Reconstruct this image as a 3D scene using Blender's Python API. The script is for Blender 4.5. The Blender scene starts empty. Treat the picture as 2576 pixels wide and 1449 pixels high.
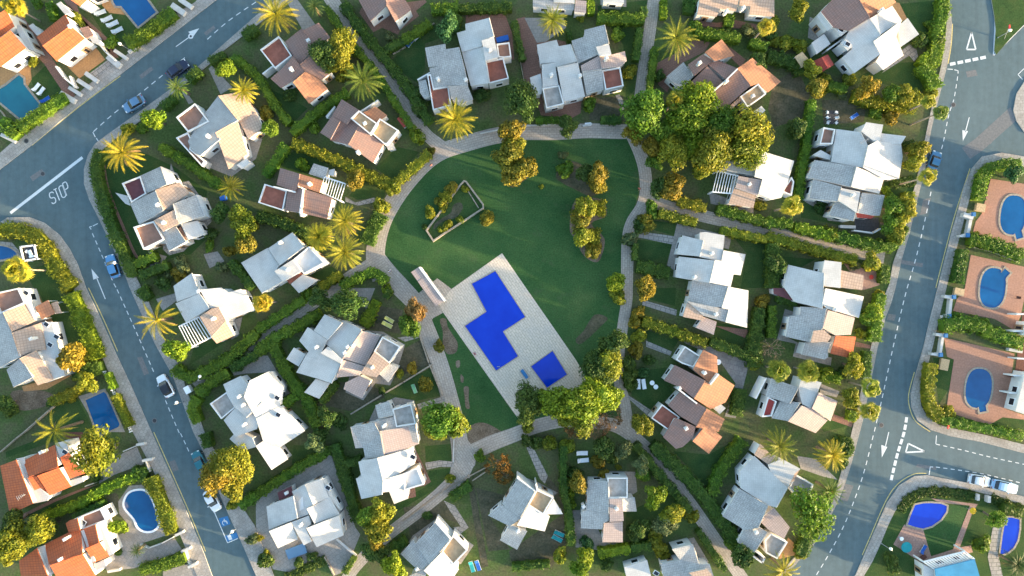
import bpy, bmesh, math, random
import numpy as np
from mathutils import Vector, Matrix
R_ = math.radians
SC = bpy.context.scene
COL = SC.collection

# ------------------------------------------------------------------ camera, sky, sun, exposure
CAM_H = 120.0
cam = bpy.data.objects.new("drone_camera", bpy.data.cameras.new("drone_camera"))
COL.objects.link(cam)
cam.location = (0, 0, CAM_H)
cam.data.sensor_width = 36.0
cam.data.angle = 2 * math.atan(90.07 / CAM_H)
cam.data.clip_end = 2000
SC.camera = cam

SUN_AZ, SUN_EL = R_(-17), R_(6.5)
wd = bpy.data.worlds.new("World"); SC.world = wd; wd.use_nodes = True
_n = wd.node_tree.nodes; _l = wd.node_tree.links
sky = _n.new("ShaderNodeTexSky"); sky.sky_type = 'NISHITA'; sky.sun_disc = False
sky.sun_elevation = SUN_EL
tosun = Vector((math.cos(SUN_AZ) * math.cos(SUN_EL), math.sin(SUN_AZ) * math.cos(SUN_EL), math.sin(SUN_EL)))
sky.sun_rotation = math.atan2(tosun.x, tosun.y)
sky.air_density = 1.0; sky.dust_density = 1.4; sky.ozone_density = 1.3
bg = _n["Background"]; bg.inputs[1].default_value = 0.15
_l.new(sky.outputs[0], bg.inputs[0])
sl = bpy.data.lights.new("sun", 'SUN'); sl.energy = 3.4; sl.angle = R_(1.1); sl.color = (1.0, 0.77, 0.47)
so = bpy.data.objects.new("sun", sl); COL.objects.link(so)
so.rotation_euler = (-tosun).to_track_quat('-Z', 'Y').to_euler(); so.location = (150, -40, 60)
SC.view_settings.view_transform = 'Standard'; SC.view_settings.look = 'None'
SC.view_settings.gamma = 1; SC.view_settings.use_curve_mapping = False
SC.view_settings.exposure = 2.75
SC.render.film_transparent = False
SC.cycles.max_bounces = 5; SC.cycles.diffuse_bounces = 3; SC.cycles.transparent_max_bounces = 4
SC.cycles.use_denoising = True

# ------------------------------------------------------------------ helpers
S_, CX, CY = 57.2, 5152.0, 2898.0
rng = random.Random(7)

def W(p, z=0.0):
    k = (CAM_H - z) / CAM_H
    return ((p[0] - CX) / S_ * k, (CY - p[1]) / S_ * k)

def P(t, s):
    ox, oy = (0, 0) if t == 'o' else (int(t[0]) * 2576, int(t[1]) * 1449)
    k = 4 if t == 'o' else 1
    return [(ox + k * float(a.split(',')[0]), oy + k * float(a.split(',')[1])) for a in s.split()]

class MB:
    def __init__(s): s.v = []; s.f = []; s.uv = []; s.m = []
    def face(s, pts, uvs=None, m=0):
        b = len(s.v); s.v += [tuple(p) for p in pts]; s.f.append(list(range(b, b + len(pts))))
        s.uv += list(uvs) if uvs else [(p[0], p[1]) for p in pts]; s.m.append(m)
    def prism(s, top, z0, m=0, cap=True, bot=False):
        n = len(top)
        if cap: s.face(top, m=m)
        for i in range(n):
            a, b = top[i], top[(i + 1) % n]
            za = z0[i] if isinstance(z0, list) else z0; zb = z0[(i + 1) % n] if isinstance(z0, list) else z0
            L = math.hypot(b[0] - a[0], b[1] - a[1])
            s.face([(a[0], a[1], za), (b[0], b[1], zb), b, a], [(0, za), (L, zb), (L, b[2]), (0, a[2])], m)
        if bot: s.face([(p[0], p[1], z0[i] if isinstance(z0, list) else z0) for i, p in reversed(list(enumerate(top)))], m=m)
    def box(s, c, size, rz=0.0, m=0, M=None):
        hx, hy, hz = size[0] / 2, size[1] / 2, size[2] / 2
        T = M if M is not None else Matrix.Translation(c) @ Matrix.Rotation(rz, 4, 'Z')
        q = [T @ Vector((x * hx, y * hy, z * hz)) for z in (-1, 1) for x, y in ((-1, -1), (1, -1), (1, 1), (-1, 1))]
        for f in ((3, 2, 1, 0), (4, 5, 6, 7), (0, 1, 5, 4), (1, 2, 6, 5), (2, 3, 7, 6), (3, 0, 4, 7)):
            s.face([q[i] for i in f], m=m)
    def tube(s, a, b, r0, r1, n=8, m=0, cap=True):
        a = Vector(a); b = Vector(b); d = (b - a).normalized(); q = d.to_track_quat('Z', 'Y')
        ra = [a + q @ Vector((r0 * math.cos(2 * math.pi * i / n), r0 * math.sin(2 * math.pi * i / n), 0)) for i in range(n)]
        rb = [b + q @ Vector((r1 * math.cos(2 * math.pi * i / n), r1 * math.sin(2 * math.pi * i / n), 0)) for i in range(n)]
        for i in range(n): s.face([ra[i], ra[(i + 1) % n], rb[(i + 1) % n], rb[i]], m=m)
        if cap: s.face(rb, m=m); s.face(list(reversed(ra)), m=m)
    def strip(s, path, w, z, m=0):
        for (a, b) in zip(path[:-1], path[1:]):
            d = Vector((b[0] - a[0], b[1] - a[1], 0))
            if d.length < 1e-6: continue
            nrm = Vector((-d.y, d.x, 0)).normalized() * w / 2
            s.face([(a[0] - nrm.x, a[1] - nrm.y, z), (b[0] - nrm.x, b[1] - nrm.y, z), (b[0] + nrm.x, b[1] + nrm.y, z), (a[0] + nrm.x, a[1] + nrm.y, z)], m=m)
    def mesh(s, name, mats, smooth=False, merge=False):
        me = bpy.data.meshes.new(name); me.from_pydata(s.v, [], s.f)
        uvl = me.uv_layers.new(name="UVMap")
        uvl.data.foreach_set("uv", np.array(s.uv, dtype=np.float32).ravel())
        for mt in mats: me.materials.append(mt)
        me.polygons.foreach_set("material_index", np.array(s.m, dtype=np.int32))
        if merge:
            bm = bmesh.new(); bm.from_mesh(me); bmesh.ops.remove_doubles(bm, verts=bm.verts, dist=1e-4)
            bmesh.ops.recalc_face_normals(bm, faces=bm.faces); bm.to_mesh(me); bm.free()
        if smooth: me.polygons.foreach_set("use_smooth", np.ones(len(me.polygons), dtype=bool))
        me.update(); return me
    def build(s, name, mats, parent=None, smooth=False, merge=False):
        if not isinstance(mats, (list, tuple)): mats = [mats]
        o = bpy.data.objects.new(name, s.mesh(name, mats, smooth, merge)); COL.objects.link(o)
        if parent is not None: o.parent = parent
        return o

def tag(o, label=None, cat=None, group=None, kind=None):
    if label: o['label'] = label
    if cat: o['category'] = cat
    if group: o['group'] = group
    if kind: o['kind'] = kind
    return o

def empty(name, loc=(0, 0, 0), rz=0.0):
    o = bpy.data.objects.new(name, None); COL.objects.link(o); o.location = loc; o.rotation_euler = (0, 0, rz)
    o.empty_display_size = 0.3
    return o

def copy_tree(o, parent=None):
    c = o.copy(); COL.objects.link(c)
    if parent is not None: c.parent = parent
    for ch in list(o.children): copy_tree(ch, c)
    return c

def area2(p): return sum(p[i][0] * p[(i + 1) % len(p)][1] - p[(i + 1) % len(p)][0] * p[i][1] for i in range(len(p)))
def ccw(p): return list(p) if area2(p) > 0 else list(reversed(p))

def inset(pts, d):
    """offset a ccw polygon inwards by d (negative: outwards)"""
    n = len(pts); out = []
    for i in range(n):
        a, b, c = Vector(pts[i - 1][:2]), Vector(pts[i][:2]), Vector(pts[(i + 1) % n][:2])
        e1 = (b - a); e2 = (c - b)
        if e1.length < 1e-5 or e2.length < 1e-5: out.append((b.x, b.y)); continue
        e1.normalize(); e2.normalize()
        n1 = Vector((-e1.y, e1.x)); n2 = Vector((-e2.y, e2.x)); m = n1 + n2
        if m.length < 0.2: out.append((b.x + n1.x * d, b.y + n1.y * d)); continue
        m.normalize(); k = d / max(0.4, m.dot(n1)); out.append((b.x + m.x * k, b.y + m.y * k))
    return out

def inside(p, poly):
    x, y = p; c = False; n = len(poly)
    for i in range(n):
        x1, y1 = poly[i][:2]; x2, y2 = poly[i - 1][:2]
        if (y1 > y) != (y2 > y) and x < (x2 - x1) * (y - y1) / (y2 - y1) + x1: c = not c
    return c

def smooth_path(pts, n=5, closed=False):
    out = []; N = len(pts)
    rngi = range(N if closed else N - 1)
    for i in rngi:
        p0 = pts[(i - 1) % N] if closed or i > 0 else pts[0]
        p1, p2 = pts[i], pts[(i + 1) % N]
        p3 = pts[(i + 2) % N] if closed or i + 2 < N else pts[-1]
        for k in range(n):
            t = k / n
            out.append(tuple(0.5 * (2 * p1[j] + (p2[j] - p0[j]) * t + (2 * p0[j] - 5 * p1[j] + 4 * p2[j] - p3[j]) * t * t + (3 * p1[j] - p0[j] - 3 * p2[j] + p3[j]) * t ** 3) for j in (0, 1)))
    if not closed: out.append(tuple(pts[-1][:2]))
    return out

# ------------------------------------------------------------------ materials
MATS = {}
def nodes_of(name, rough=0.8, spec=0.3):
    m = bpy.data.materials.new(name); m.use_nodes = True
    nt = m.node_tree; b = nt.nodes["Principled BSDF"]; b.inputs["Roughness"].default_value = rough
    b.inputs["Specular IOR Level"].default_value = spec
    return m, nt, b
def N(nt, t, **kw):
    n = nt.nodes.new(t)
    for k, v in kw.items():
        if k in n.inputs: n.inputs[k].default_value = v
        else: setattr(n, k, v)
    return n
def ramp(nt, fac, stops):
    r = nt.nodes.new("ShaderNodeValToRGB"); nt.links.new(fac, r.inputs[0])
    e = r.color_ramp.elements
    while len(e) < len(stops): e.new(0.5)
    for x, (p, c) in zip(e, stops):
        x.position = p; x.color = (*c, 1) if len(c) == 3 else (c[0], c[0], c[0], 1)
    return r.outputs[0]
def mix(nt, a, b, fac, mode='MIX'):
    m = nt.nodes.new("ShaderNodeMix"); m.data_type = 'RGBA'; m.blend_type = mode
    for i, v in ((6, a), (7, b)):
        if isinstance(v, tuple): m.inputs[i].default_value = (*v, 1)
        else: nt.links.new(v, m.inputs[i])
    if isinstance(fac, (int, float)): m.inputs[0].default_value = fac
    else: nt.links.new(fac, m.inputs[0])
    return m.outputs[2]
def noise(nt, scale, detail=4, coord=None, rough=0.6):
    n = N(nt, "ShaderNodeTexNoise", Scale=scale, Detail=detail, Roughness=rough)
    if coord is None: coord = nt.nodes.new("ShaderNodeNewGeometry").outputs["Position"]
    nt.links.new(coord, n.inputs["Vector"]); return n.outputs["Fac"]
def bump(nt, b, h, strength=0.4, dist=0.05):
    n = N(nt, "ShaderNodeBump", Strength=strength, Distance=dist)
    nt.links.new(h, n.inputs["Height"]); nt.links.new(n.outputs[0], b.inputs["Normal"])

def m_plain(name, c, rough=0.7, spec=0.3, var=0.12, sc=1.5):
    m, nt, b = nodes_of(name, rough, spec)
    f = noise(nt, sc, 5)
    lo = tuple(x * (1 - var) for x in c); hi = tuple(min(1, x * (1 + var)) for x in c)
    nt.links.new(ramp(nt, f, [(0.3, lo), (0.7, hi)]), b.inputs["Base Color"])
    MATS[name] = m; return m

def m_tiles(name, c1, c2, cm, stain, amount, bw=0.45, bh=0.5, speck=0.35, rough=0.8):
    """roof tiles laid in courses (UV in metres), weathered in blotches and specks"""
    m, nt, b = nodes_of(name, rough, 0.2)
    uv = nt.nodes.new("ShaderNodeUVMap").outputs[0]
    br = N(nt, "ShaderNodeTexBrick", Scale=1.0); nt.links.new(uv, br.inputs["Vector"])
    br.offset = 0.0; br.inputs["Brick Width"].default_value = bw; br.inputs["Row Height"].default_value = bh
    br.inputs["Mortar Size"].default_value = 0.045; br.inputs["Mortar Smooth"].default_value = 0.6; br.inputs["Bias"].default_value = 0.0
    br.inputs["Color1"].default_value = (*c1, 1); br.inputs["Color2"].default_value = (*c2, 1); br.inputs["Mortar"].default_value = (*cm, 1)
    f1 = noise(nt, 0.45, 5); f2 = noise(nt, 5.0, 4)
    blot = ramp(nt, f1, [(0.42, (0, 0, 0)), (0.68, (1, 1, 1))])
    sp = ramp(nt, f2, [(0.5, (0, 0, 0)), (0.66, (1, 1, 1))])
    mx = N(nt, "ShaderNodeMath", operation='MULTIPLY_ADD'); nt.links.new(blot, mx.inputs[0]); mx.inputs[1].default_value = amount
    sm = N(nt, "ShaderNodeMath", operation='MULTIPLY'); nt.links.new(sp, sm.inputs[0]); sm.inputs[1].default_value = speck
    nt.links.new(sm.outputs[0], mx.inputs[2]); mx.use_clamp = True
    nt.links.new(mix(nt, br.outputs[0], stain, mx.outputs[0]), b.inputs["Base Color"])
    bump(nt, b, br.outputs["Fac"], -0.5, 0.06)
    MATS[name] = m; return m

m_tiles('W', (.545, .525, .495), (.505, .485, .455), (.46, .44, .41), (.32, .30, .28), .45, bw=.3, bh=.36, speck=.24)
m_tiles('G', (.47, .45, .42), (.38, .365, .345), (.29, .28, .265), (.20, .19, .18), .40, bw=.3, bh=.38, speck=.6)
m_tiles('P', (.44, .345, .305), (.37, .29, .26), (.26, .20, .18), (.28, .23, .22), .45, bw=.32, bh=.4, speck=.4)
m_tiles('B', (.30, .175, .14), (.25, .15, .12), (.17, .10, .085), (.21, .155, .14), .5, bw=.36, bh=.45, speck=.3)
m_tiles('T', (.52, .36, .26), (.45, .31, .22), (.28, .18, .13), (.36, .28, .23), .40, speck=.25)
m_tiles('O', (.50, .125, .045), (.42, .105, .04), (.24, .06, .03), (.33, .12, .07), .35, bw=.42, bh=.6, speck=.15)
m_tiles('TO', (.42, .19, .10), (.36, .165, .09), (.24, .11, .07), (.28, .16, .11), .35, speck=.2)  # warm sunlight put into brown tile colour on sun-facing slopes; elsewhere plain terracotta
m_tiles('RED', (.46, .08, .06), (.40, .07, .05), (.26, .05, .04), (.33, .09, .07), .3)
m_plain('stucco', (.64, .625, .60), .85, .2, .06, .8)
m_plain('Rf', (.26, .095, .065), .8, .2, .22, 1.2)
m_plain('MAR', (.12, .045, .05), .75, .2, .15)
m_plain('BR', (.26, .145, .105), .8, .2, .15)
m_plain('Y', (.33, .30, .27), .85, .2, .28, 1.0)
m_plain('OCHf', (.42, .29, .17), .85, .2, .2)
m_plain('Wf', (.62, .58, .54), .85, .2, .1)
m_plain('REDf', (.38, .06, .05), .75, .2, .15)
m_plain('glassroof', (.05, .22, .36), .12, .6, .15, .5)
m_plain('dark', (.015, .018, .025), .25, .5, .2)
m_plain('wood', (.30, .20, .12), .7, .2, .25, 4)
m_plain('straw', (.46, .33, .19), .9, .1, .25, 5)
m_plain('metalgrey', (.28, .29, .30), .45, .5, .05)
m_plain('whitepaint', (.80, .80, .80), .5, .4, .05)
m_plain('wallpaint', (.50, .48, .45), .85, .2, .12)
m_plain('stone', (.31, .26, .20), .9, .1, .3, 3)

def m_ground(name, cols, sc=0.6, fine=6.0, rough=0.95, bmp=0.3, worn=None):
    m, nt, b = nodes_of(name, rough, 0.1)
    f = noise(nt, sc, 8, rough=0.65); g = noise(nt, fine, 5)
    c = ramp(nt, f, [(0.30 + 0.4 * i / max(1, len(cols) - 1), c) for i, c in enumerate(cols)])
    c = mix(nt, c, ramp(nt, g, [(0.3, (.55, .55, .55)), (0.7, (1.35, 1.35, 1.35))]), 0.8, 'MULTIPLY')
    if worn: c = mix(nt, c, worn, ramp(nt, noise(nt, .33, 9, rough=.72), [(.55, (0, 0, 0)), (.80, (.75, .75, .75))]))
    nt.links.new(c, b.inputs["Base Color"]); bump(nt, b, g, bmp, 0.05)
    MATS[name] = m; return m
m_ground('garden', [(.055, .088, .026), (.072, .108, .033), (.098, .100, .048), (.085, .118, .036)], .16, 3)
m_ground('lawn', [(.024, .066, .020), (.034, .086, .027), (.046, .098, .031), (.068, .114, .038)], .12, 4, bmp=.15, worn=(.085, .095, .050))
m_ground('grass', [(.026, .058, .018), (.040, .078, .022), (.070, .092, .028)], .35, 5)
m_ground('dirt', [(.10, .075, .05), (.16, .12, .085), (.21, .165, .12)], .5, 4)
m_ground('drygrass', [(.05, .055, .03), (.085, .08, .05), (.12, .105, .07)], .6, 3)

def m_asphalt():
    m, nt, b = nodes_of('asphalt', .85, .3)
    f = noise(nt, .07, 6); g = noise(nt, 14, 3); h = noise(nt, .9, 6, rough=.7)
    c = ramp(nt, f, [(.3, (.072, .112, .124)), (.7, (.096, .138, .149))])
    mp = nt.nodes.new('ShaderNodeMapping'); mp.inputs['Rotation'].default_value = (0, 0, R_(-12)); mp.inputs['Scale'].default_value = (.9, .05, 1); nt.links.new(nt.nodes.new('ShaderNodeNewGeometry').outputs['Position'], mp.inputs[0])
    c = mix(nt, c, ramp(nt, noise(nt, 1.0, 4, mp.outputs[0]), [(.3, (.84, .84, .84)), (.7, (1.12, 1.12, 1.12))]), .7, 'MULTIPLY')
    c = mix(nt, c, ramp(nt, h, [(.3, (.82, .82, .82)), (.7, (1.12, 1.12, 1.12))]), .8, 'MULTIPLY')
    c = mix(nt, c, ramp(nt, g, [(.3, (.8, .8, .8)), (.7, (1.2, 1.2, 1.2))]), .7, 'MULTIPLY')
    nt.links.new(c, b.inputs["Base Color"]); bump(nt, b, g, .2, .02); MATS['asphalt'] = m
m_asphalt()

def m_pavers(name, c1, c2, cm, bw, bh, stain, amt=.5, ms=.03, off=.5):
    m, nt, b = nodes_of(name, .85, .2)
    uv = nt.nodes.new("ShaderNodeUVMap").outputs[0]
    br = N(nt, "ShaderNodeTexBrick", Scale=1.0); nt.links.new(uv, br.inputs["Vector"]); br.offset = off
    br.inputs["Brick Width"].default_value = bw; br.inputs["Row Height"].default_value = bh
    br.inputs["Mortar Size"].default_value = ms; br.inputs["Mortar Smooth"].default_value = .3
    br.inputs["Color1"].default_value = (*c1, 1); br.inputs["Color2"].default_value = (*c2, 1); br.inputs["Mortar"].default_value = (*cm, 1)
    f1 = noise(nt, .35, 7); f2 = noise(nt, 3.5, 5)
    c = mix(nt, br.outputs[0], stain, ramp(nt, f1, [(.45, (0, 0, 0)), (.75, (amt, amt, amt))]))
    c = mix(nt, c, ramp(nt, f2, [(.3, (.78, .78, .78)), (.7, (1.15, 1.15, 1.15))]), .8, 'MULTIPLY')
    nt.links.new(c, b.inputs["Base Color"]); bump(nt, b, br.outputs["Fac"], -.3, .03); MATS[name] = m
m_pavers('deck', (.64, .53, .415), (.575, .475, .37), (.40, .325, .25), .9, .42, (.45, .40, .36), .5, .04)
m_pavers('walk', (.47, .395, .325), (.40, .335, .275), (.28, .235, .195), .8, .42, (.26, .23, .21), .6, .04)
m_pavers('pavement', (.39, .355, .315), (.325, .295, .26), (.22, .20, .18), .6, .6, (.22, .19, .165), .8, .03)
m_pavers('PAVE', (.33, .295, .26), (.29, .26, .23), (.21, .19, .17), .7, .7, (.2, .175, .15), .6)
m_pavers('STONE', (.38, .34, .30), (.31, .285, .26), (.17, .16, .14), .9, .7, (.22, .2, .18), .6, .06, .35)
m_pavers('CLAY', (.27, .145, .105), (.235, .125, .09), (.17, .09, .07), .4, .4, (.20, .12, .09), .5)
m_pavers('PINK', (.36, .225, .18), (.32, .20, .16), (.25, .155, .125), .5, .5, (.28, .18, .15), .4)
m_pavers('TERRA', (.37, .195, .135), (.335, .18, .125), (.28, .15, .105), .5, .5, (.34, .19, .14), .5, .02)
m_pavers('OCH', (.44, .235, .10), (.40, .215, .09), (.33, .17, .08), .5, .5, (.36, .2, .1), .4, .02)
m_pavers('GREYT', (.30, .275, .255), (.25, .23, .215), (.19, .17, .16), .8, .8, (.14, .13, .125), .9)
m_pavers('DARKT', (.075, .075, .08), (.06, .06, .065), (.04, .04, .04), .6, .6, (.11, .1, .1), .5)
m_pavers('BROWN', (.15, .06, .045), (.13, .055, .04), (.09, .04, .03), .5, .5, (.11, .05, .04), .5)
m_plain('kerb', (.36, .34, .31), .9, .1, .2, 2)
m_plain('yellowline', (.50, .40, .16), .8, .2, .3, 3)
m_plain('roadpaint', (.58, .60, .60), .7, .2, .18, 6)
m_plain('bluepaint', (.04, .16, .34), .7, .2, .2, 5)
m_plain('patch', (.15, .15, .15), .9, .2, .2, 3)
m_plain('iron', (.035, .035, .04), .6, .4, .2, 8)

def m_water(name, c1, c2, sc=.25):
    m, nt, b = nodes_of(name, .06, .5)
    f = noise(nt, sc, 3); g = noise(nt, 3.5, 3)
    nt.links.new(ramp(nt, f, [(.3, c1), (.7, c2)]), b.inputs["Base Color"]); bump(nt, b, g, .08, .05); MATS[name] = m
m_water('water_royal', (.0, .028, .40), (.002, .042, .48))
m_water('water_blue', (.0, .060, .175), (.003, .092, .25))
m_water('water_teal', (.004, .105, .15), (.008, .145, .19))

def m_leaf(name, trans=0.28):
    m, nt, b = nodes_of(name, .6, .25)
    oi = nt.nodes.new("ShaderNodeObjectInfo"); ge = nt.nodes.new("ShaderNodeNewGeometry")
    v = ramp(nt, ge.outputs["Random Per Island"], [(0.0, (.55, .60, .5)), (.5, (1.0, 1.0, 1.0)), (1.0, (1.5, 1.35, 1.2))])
    c = mix(nt, oi.outputs["Color"], v, 1.0, 'MULTIPLY')
    f = noise(nt, .8, 4)
    c = mix(nt, c, ramp(nt, f, [(.3, (.7, .78, .7)), (.7, (1.25, 1.15, 1.0))]), .8, 'MULTIPLY')
    h2 = noise(nt, .13, 3)
    c = mix(nt, c, ramp(nt, h2, [(.36, (.72, .92, .9)), (.5, (1, 1, 1)), (.64, (1.14, 1.04, .9))]), .9, 'MULTIPLY')
    nt.links.new(c, b.inputs["Base Color"])
    tr = nt.nodes.new("ShaderNodeBsdfTranslucent"); nt.links.new(c, tr.inputs[0])
    ms = nt.nodes.new("ShaderNodeMixShader"); ms.inputs[0].default_value = trans
    nt.links.new(b.outputs[0], ms.inputs[1]); nt.links.new(tr.outputs[0], ms.inputs[2])
    nt.links.new(ms.outputs[0], nt.nodes["Material Output"].inputs[0]); MATS[name] = m
m_leaf('leaf', .35); m_leaf('frond', .25)
m_plain('deadfrond', (.20, .13, .06), .9, .1, .3, 3)
m_plain('bark', (.16, .12, .085), .95, .1, .3, 6)
m_plain('barkpale', (.27, .22, .17), .95, .1, .25, 5)
m_plain('twig', (.24, .165, .11), .95, .1, .3, 4)

def m_car(name, c):
    m, nt, b = nodes_of(name, .3, .5); b.inputs["Base Color"].default_value = (*c, 1)
    b.inputs["Metallic"].default_value = .25; b.inputs["Coat Weight"].default_value = .6; MATS[name] = m; return m
def M(k): return MATS[k]
# ------------------------------------------------------------------ the ground, roads, pavements, paths
def uvrot(p, a):
    c, s = math.cos(a), math.sin(a); return (p[0] * c + p[1] * s, -p[0] * s + p[1] * c)

def sheet(name, pts, z, mat, ang=0.0, px=True, kind='structure'):
    q = ccw([W(p) for p in pts] if px else pts)
    b = MB(); b.face([(x, y, z) for x, y in q], [uvrot(p, ang) for p in q])
    return tag(b.build(name, M(mat)), kind=kind)

def slab(name, pts, z, mat, ang=0.0, edge='kerb'):
    """raised pavement with a real kerb face"""
    q = ccw([W(p) for p in pts]); b = MB()
    b.face([(x, y, z) for x, y in q], [uvrot(p, ang) for p in q])
    b2 = [(x, y, z) for x, y in q]
    n = len(q)
    for i in range(n):
        a, c = b2[i], b2[(i + 1) % n]; b.face([(a[0], a[1], -.02), (c[0], c[1], -.02), c, a], m=1)
    return tag(b.build(name, [M(mat), M(edge)]), kind='structure')

def ribbon(name, path, w, z, mat, px=True, n=5, closed=False):
    """path sheet along a smoothed line; UV runs along it"""
    p = smooth_path([W(a) for a in path] if px else path, n, closed)
    ws = w if isinstance(w, list) else [w, w]
    b = MB(); L = 0; prev = None
    N_ = len(p)
    for i, a in enumerate(p):
        q0 = p[max(0, i - 1)]; q1 = p[min(N_ - 1, i + 1)]
        d = Vector((q1[0] - q0[0], q1[1] - q0[1])).normalized(); nn = Vector((-d.y, d.x))
        t = i / (N_ - 1) * (len(ws) - 1); k = min(int(t), len(ws) - 2); ww = ws[k] + (ws[k + 1] - ws[k]) * (t - k)
        if prev: L += math.hypot(a[0] - prev[0], a[1] - prev[1])
        prev = a
        cur = ((a[0] - nn.x * ww / 2, a[1] - nn.y * ww / 2, z), (a[0] + nn.x * ww / 2, a[1] + nn.y * ww / 2, z), L, ww)
        if i: b.face([old[0], cur[0], cur[1], old[1]], [(old[2], -old[3] / 2), (cur[2], -cur[3] / 2), (cur[2], cur[3] / 2), (old[2], old[3] / 2)])
        old = cur
    return tag(b.build(name, M(mat)), kind='structure')

g = MB(); g.face([(-900, -900, 0), (900, -900, 0), (900, 900, 0), (-900, 900, 0)])
tag(g.build('ground', M('garden')), kind='structure')

# roads
W_NW = P('o', '645,-60 545,0 307,185 205,262 85,362 0,427 -160,540')
W_SE = P('o', '760,-50 644,40 508,160 425,228 325,300 262,345 240,362 222,390 212,425 212,462 225,502 250,552 285,625 318,700 327,724 390,864 435,945 487,1087 515,1142 560,1260 615,1380 650,1460 690,1560')
W_SW = P('o', '590,1560 535,1449 512,1387 462,1267 382,1087 332,974 290,884 255,804 217,724 195,662 175,625 150,590 112,560 75,546 20,547 0,560 -160,640')
sheet('west_road', W_NW[::-1] + W_SE + W_SW, .006, 'asphalt')
E_W = P('o', '2382,-80 2387,0 2394,60 2391,110 2382,165 2369,215 2357,262 2342,325 2332,380 2326,430 2314,475 2302,525 2287,587 2267,655 2252,724 2242,760 2227,799 2207,874 2192,949 2172,1049 2162,1087 2142,1162 2122,1227 2102,1272 2072,1332 2044,1374 2007,1412 1960,1470 1930,1560')
E_E = P('o', '2160,1560 2150,1449 2172,1398 2192,1352 2215,1300 2232,1262 2262,1220 2300,1197 2332,1195 2432,1214 2576,1249 2700,1280')
E_E2 = P('o', '2700,1180 2576,1140 2460,1110 2390,1097 2342,1082 2307,1057 2292,1024 2290,990 2304,936 2322,874 2342,787 2358,724 2377,649 2392,587 2407,537 2424,469 2444,424 2469,394 2519,384 2576,394 2700,415')
E_E3 = P('o', '2700,375 2576,334 2556,305 2548,278 2556,236 2576,205 2700,120')
E_E4 = P('o', '2700,-40 2576,62 2540,98 2505,138 2500,128 2504,75 2500,40 2493,0 2490,-80')
sheet('east_road', E_W + E_E + E_E2 + E_E3 + E_E4, .006, 'asphalt')
sheet('east_crossing_road', P('o', '2420,372 2452,350 2540,270 2560,300 2470,380 2440,400'), .0105, 'patch')

# pavements (raised) between the roads and the gardens
slab('north_west_pavement', W_NW + P('o', '-160,480 0,386 27,362 175,255 215,220 310,147 357,103 445,33 490,7 560,-60'), .13, 'pavement', R_(37))
slab('corner_pavement', W_SE + P('o', '730,1560 690,1449 640,1320 600,1260 560,1165 520,1100 500,1045 470,985 455,925 425,880 400,820 375,760 345,700 312,640 285,580 262,520 240,465 232,420 245,388 290,350 360,300 430,240 530,160 560,130 644,66 780,-40'), .13, 'pavement', R_(30))
slab('south_west_pavement', W_SW + P('o', '-160,660 0,570 62,567 105,587 135,622 160,672 185,724 225,812 252,884 272,930 300,1000 335,1087 385,1180 435,1300 497,1449 540,1560'), .13, 'pavement', R_(65))
slab('east_road_pavement', E_W + P('o', '1900,1560 1940,1470 1990,1410 2040,1360 2075,1305 2098,1250 2112,1200 2130,1140 2142,1087 2158,1020 2172,950 2190,875 2205,800 2222,750 2236,715 2246,660 2268,600 2285,540 2292,500 2308,440 2322,375 2330,330 2345,262 2355,215 2367,165 2376,110 2380,60 2378,0 2372,-80'), .13, 'pavement', R_(75))
slab('pool_block_pavement', E_E2 + P('o', '2700,450 2576,420 2520,405 2485,412 2462,432 2446,470 2430,530 2412,600 2396,660 2380,724 2364,790 2346,870 2326,945 2314,990 2316,1020 2330,1045 2360,1068 2400,1078 2470,1092 2576,1118 2700,1150'), .13, 'pavement', R_(75))
slab('south_block_pavement', E_E + P('o', '2700,1305 2576,1270 2495,1246 2420,1228 2332,1226 2294,1237 2270,1257 2250,1287 2232,1324 2214,1369 2194,1412 2172,1449 2180,1560'), .13, 'pavement', R_(60))
slab('corner_island', E_E3 + P('o', '2700,200'), .13, 'pavement', 0)
slab('traffic_island', E_E4, .13, 'grass', 0)

def yellow(pts): ribbon('yellow_kerb_line', pts, .16, .0165, 'yellowline')
yellow(P('o', '2396,60 2393,110 2385,160')); yellow(P('o', '2440,424 2403,537 2373,649 2354,724')); yellow(P('o', '2300,936 2286,990 2288,1024 2303,1059 2340,1086'))
yellow(P('o', '2330,1191 2298,1193 2259,1217 2229,1259 2189,1350 2169,1396')); yellow(P('o', '387,1087 467,1267 517,1387')); yellow(P('o', '80,366 200,268 303,191'))
yellow(P('o', '223,724 261,804 296,884'))

# the round lawn, the shared pool's deck and the paved walks
sheet('lawn', P('o', '1575,340 1597,385 1607,430 1605,490 1590,540 1570,575 1565,610 1564,660 1568,740 1565,840 1560,960 1565,1060 1480,1068 1400,1068 1340,1080 1230,1125 1165,1150 1150,1040 1120,930 1100,870 1060,790 1020,730 975,690 958,640 965,600 980,550 1010,500 1050,450 1100,408 1155,378 1240,350 1320,340 1450,335'), .008, 'lawn')
A_D = R_(-55.4)
tag(sheet('pool_deck', P('o', '1263,637 1323,724 1448,904 1482,962 1440,985 1385,1000 1303,1052 1288,1032 1114,785 1104,765 1136,727'), .024, 'deck', A_D), kind='structure')
def walk(pts, w, n=6, z=.016): ribbon('footpath', pts, [x * 1.14 for x in w] if isinstance(w, list) else w * 1.14, z, 'walk', n=n)
walk(P('o', '1600,330 1560,331 1480,329 1400,333 1310,333 1240,343 1170,362 1115,380 1075,405 1035,445 1000,490 968,545 950,600 945,650 962,700'), [2.3, 2.3, 2.5, 2.5, 2.7, 2.7, 3.2])
walk(P('o', '965,650 930,672 870,705 781,767 644,865 560,925 492,975'), [3, 2.0, 1.8, 1.8], z=.0175)
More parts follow.
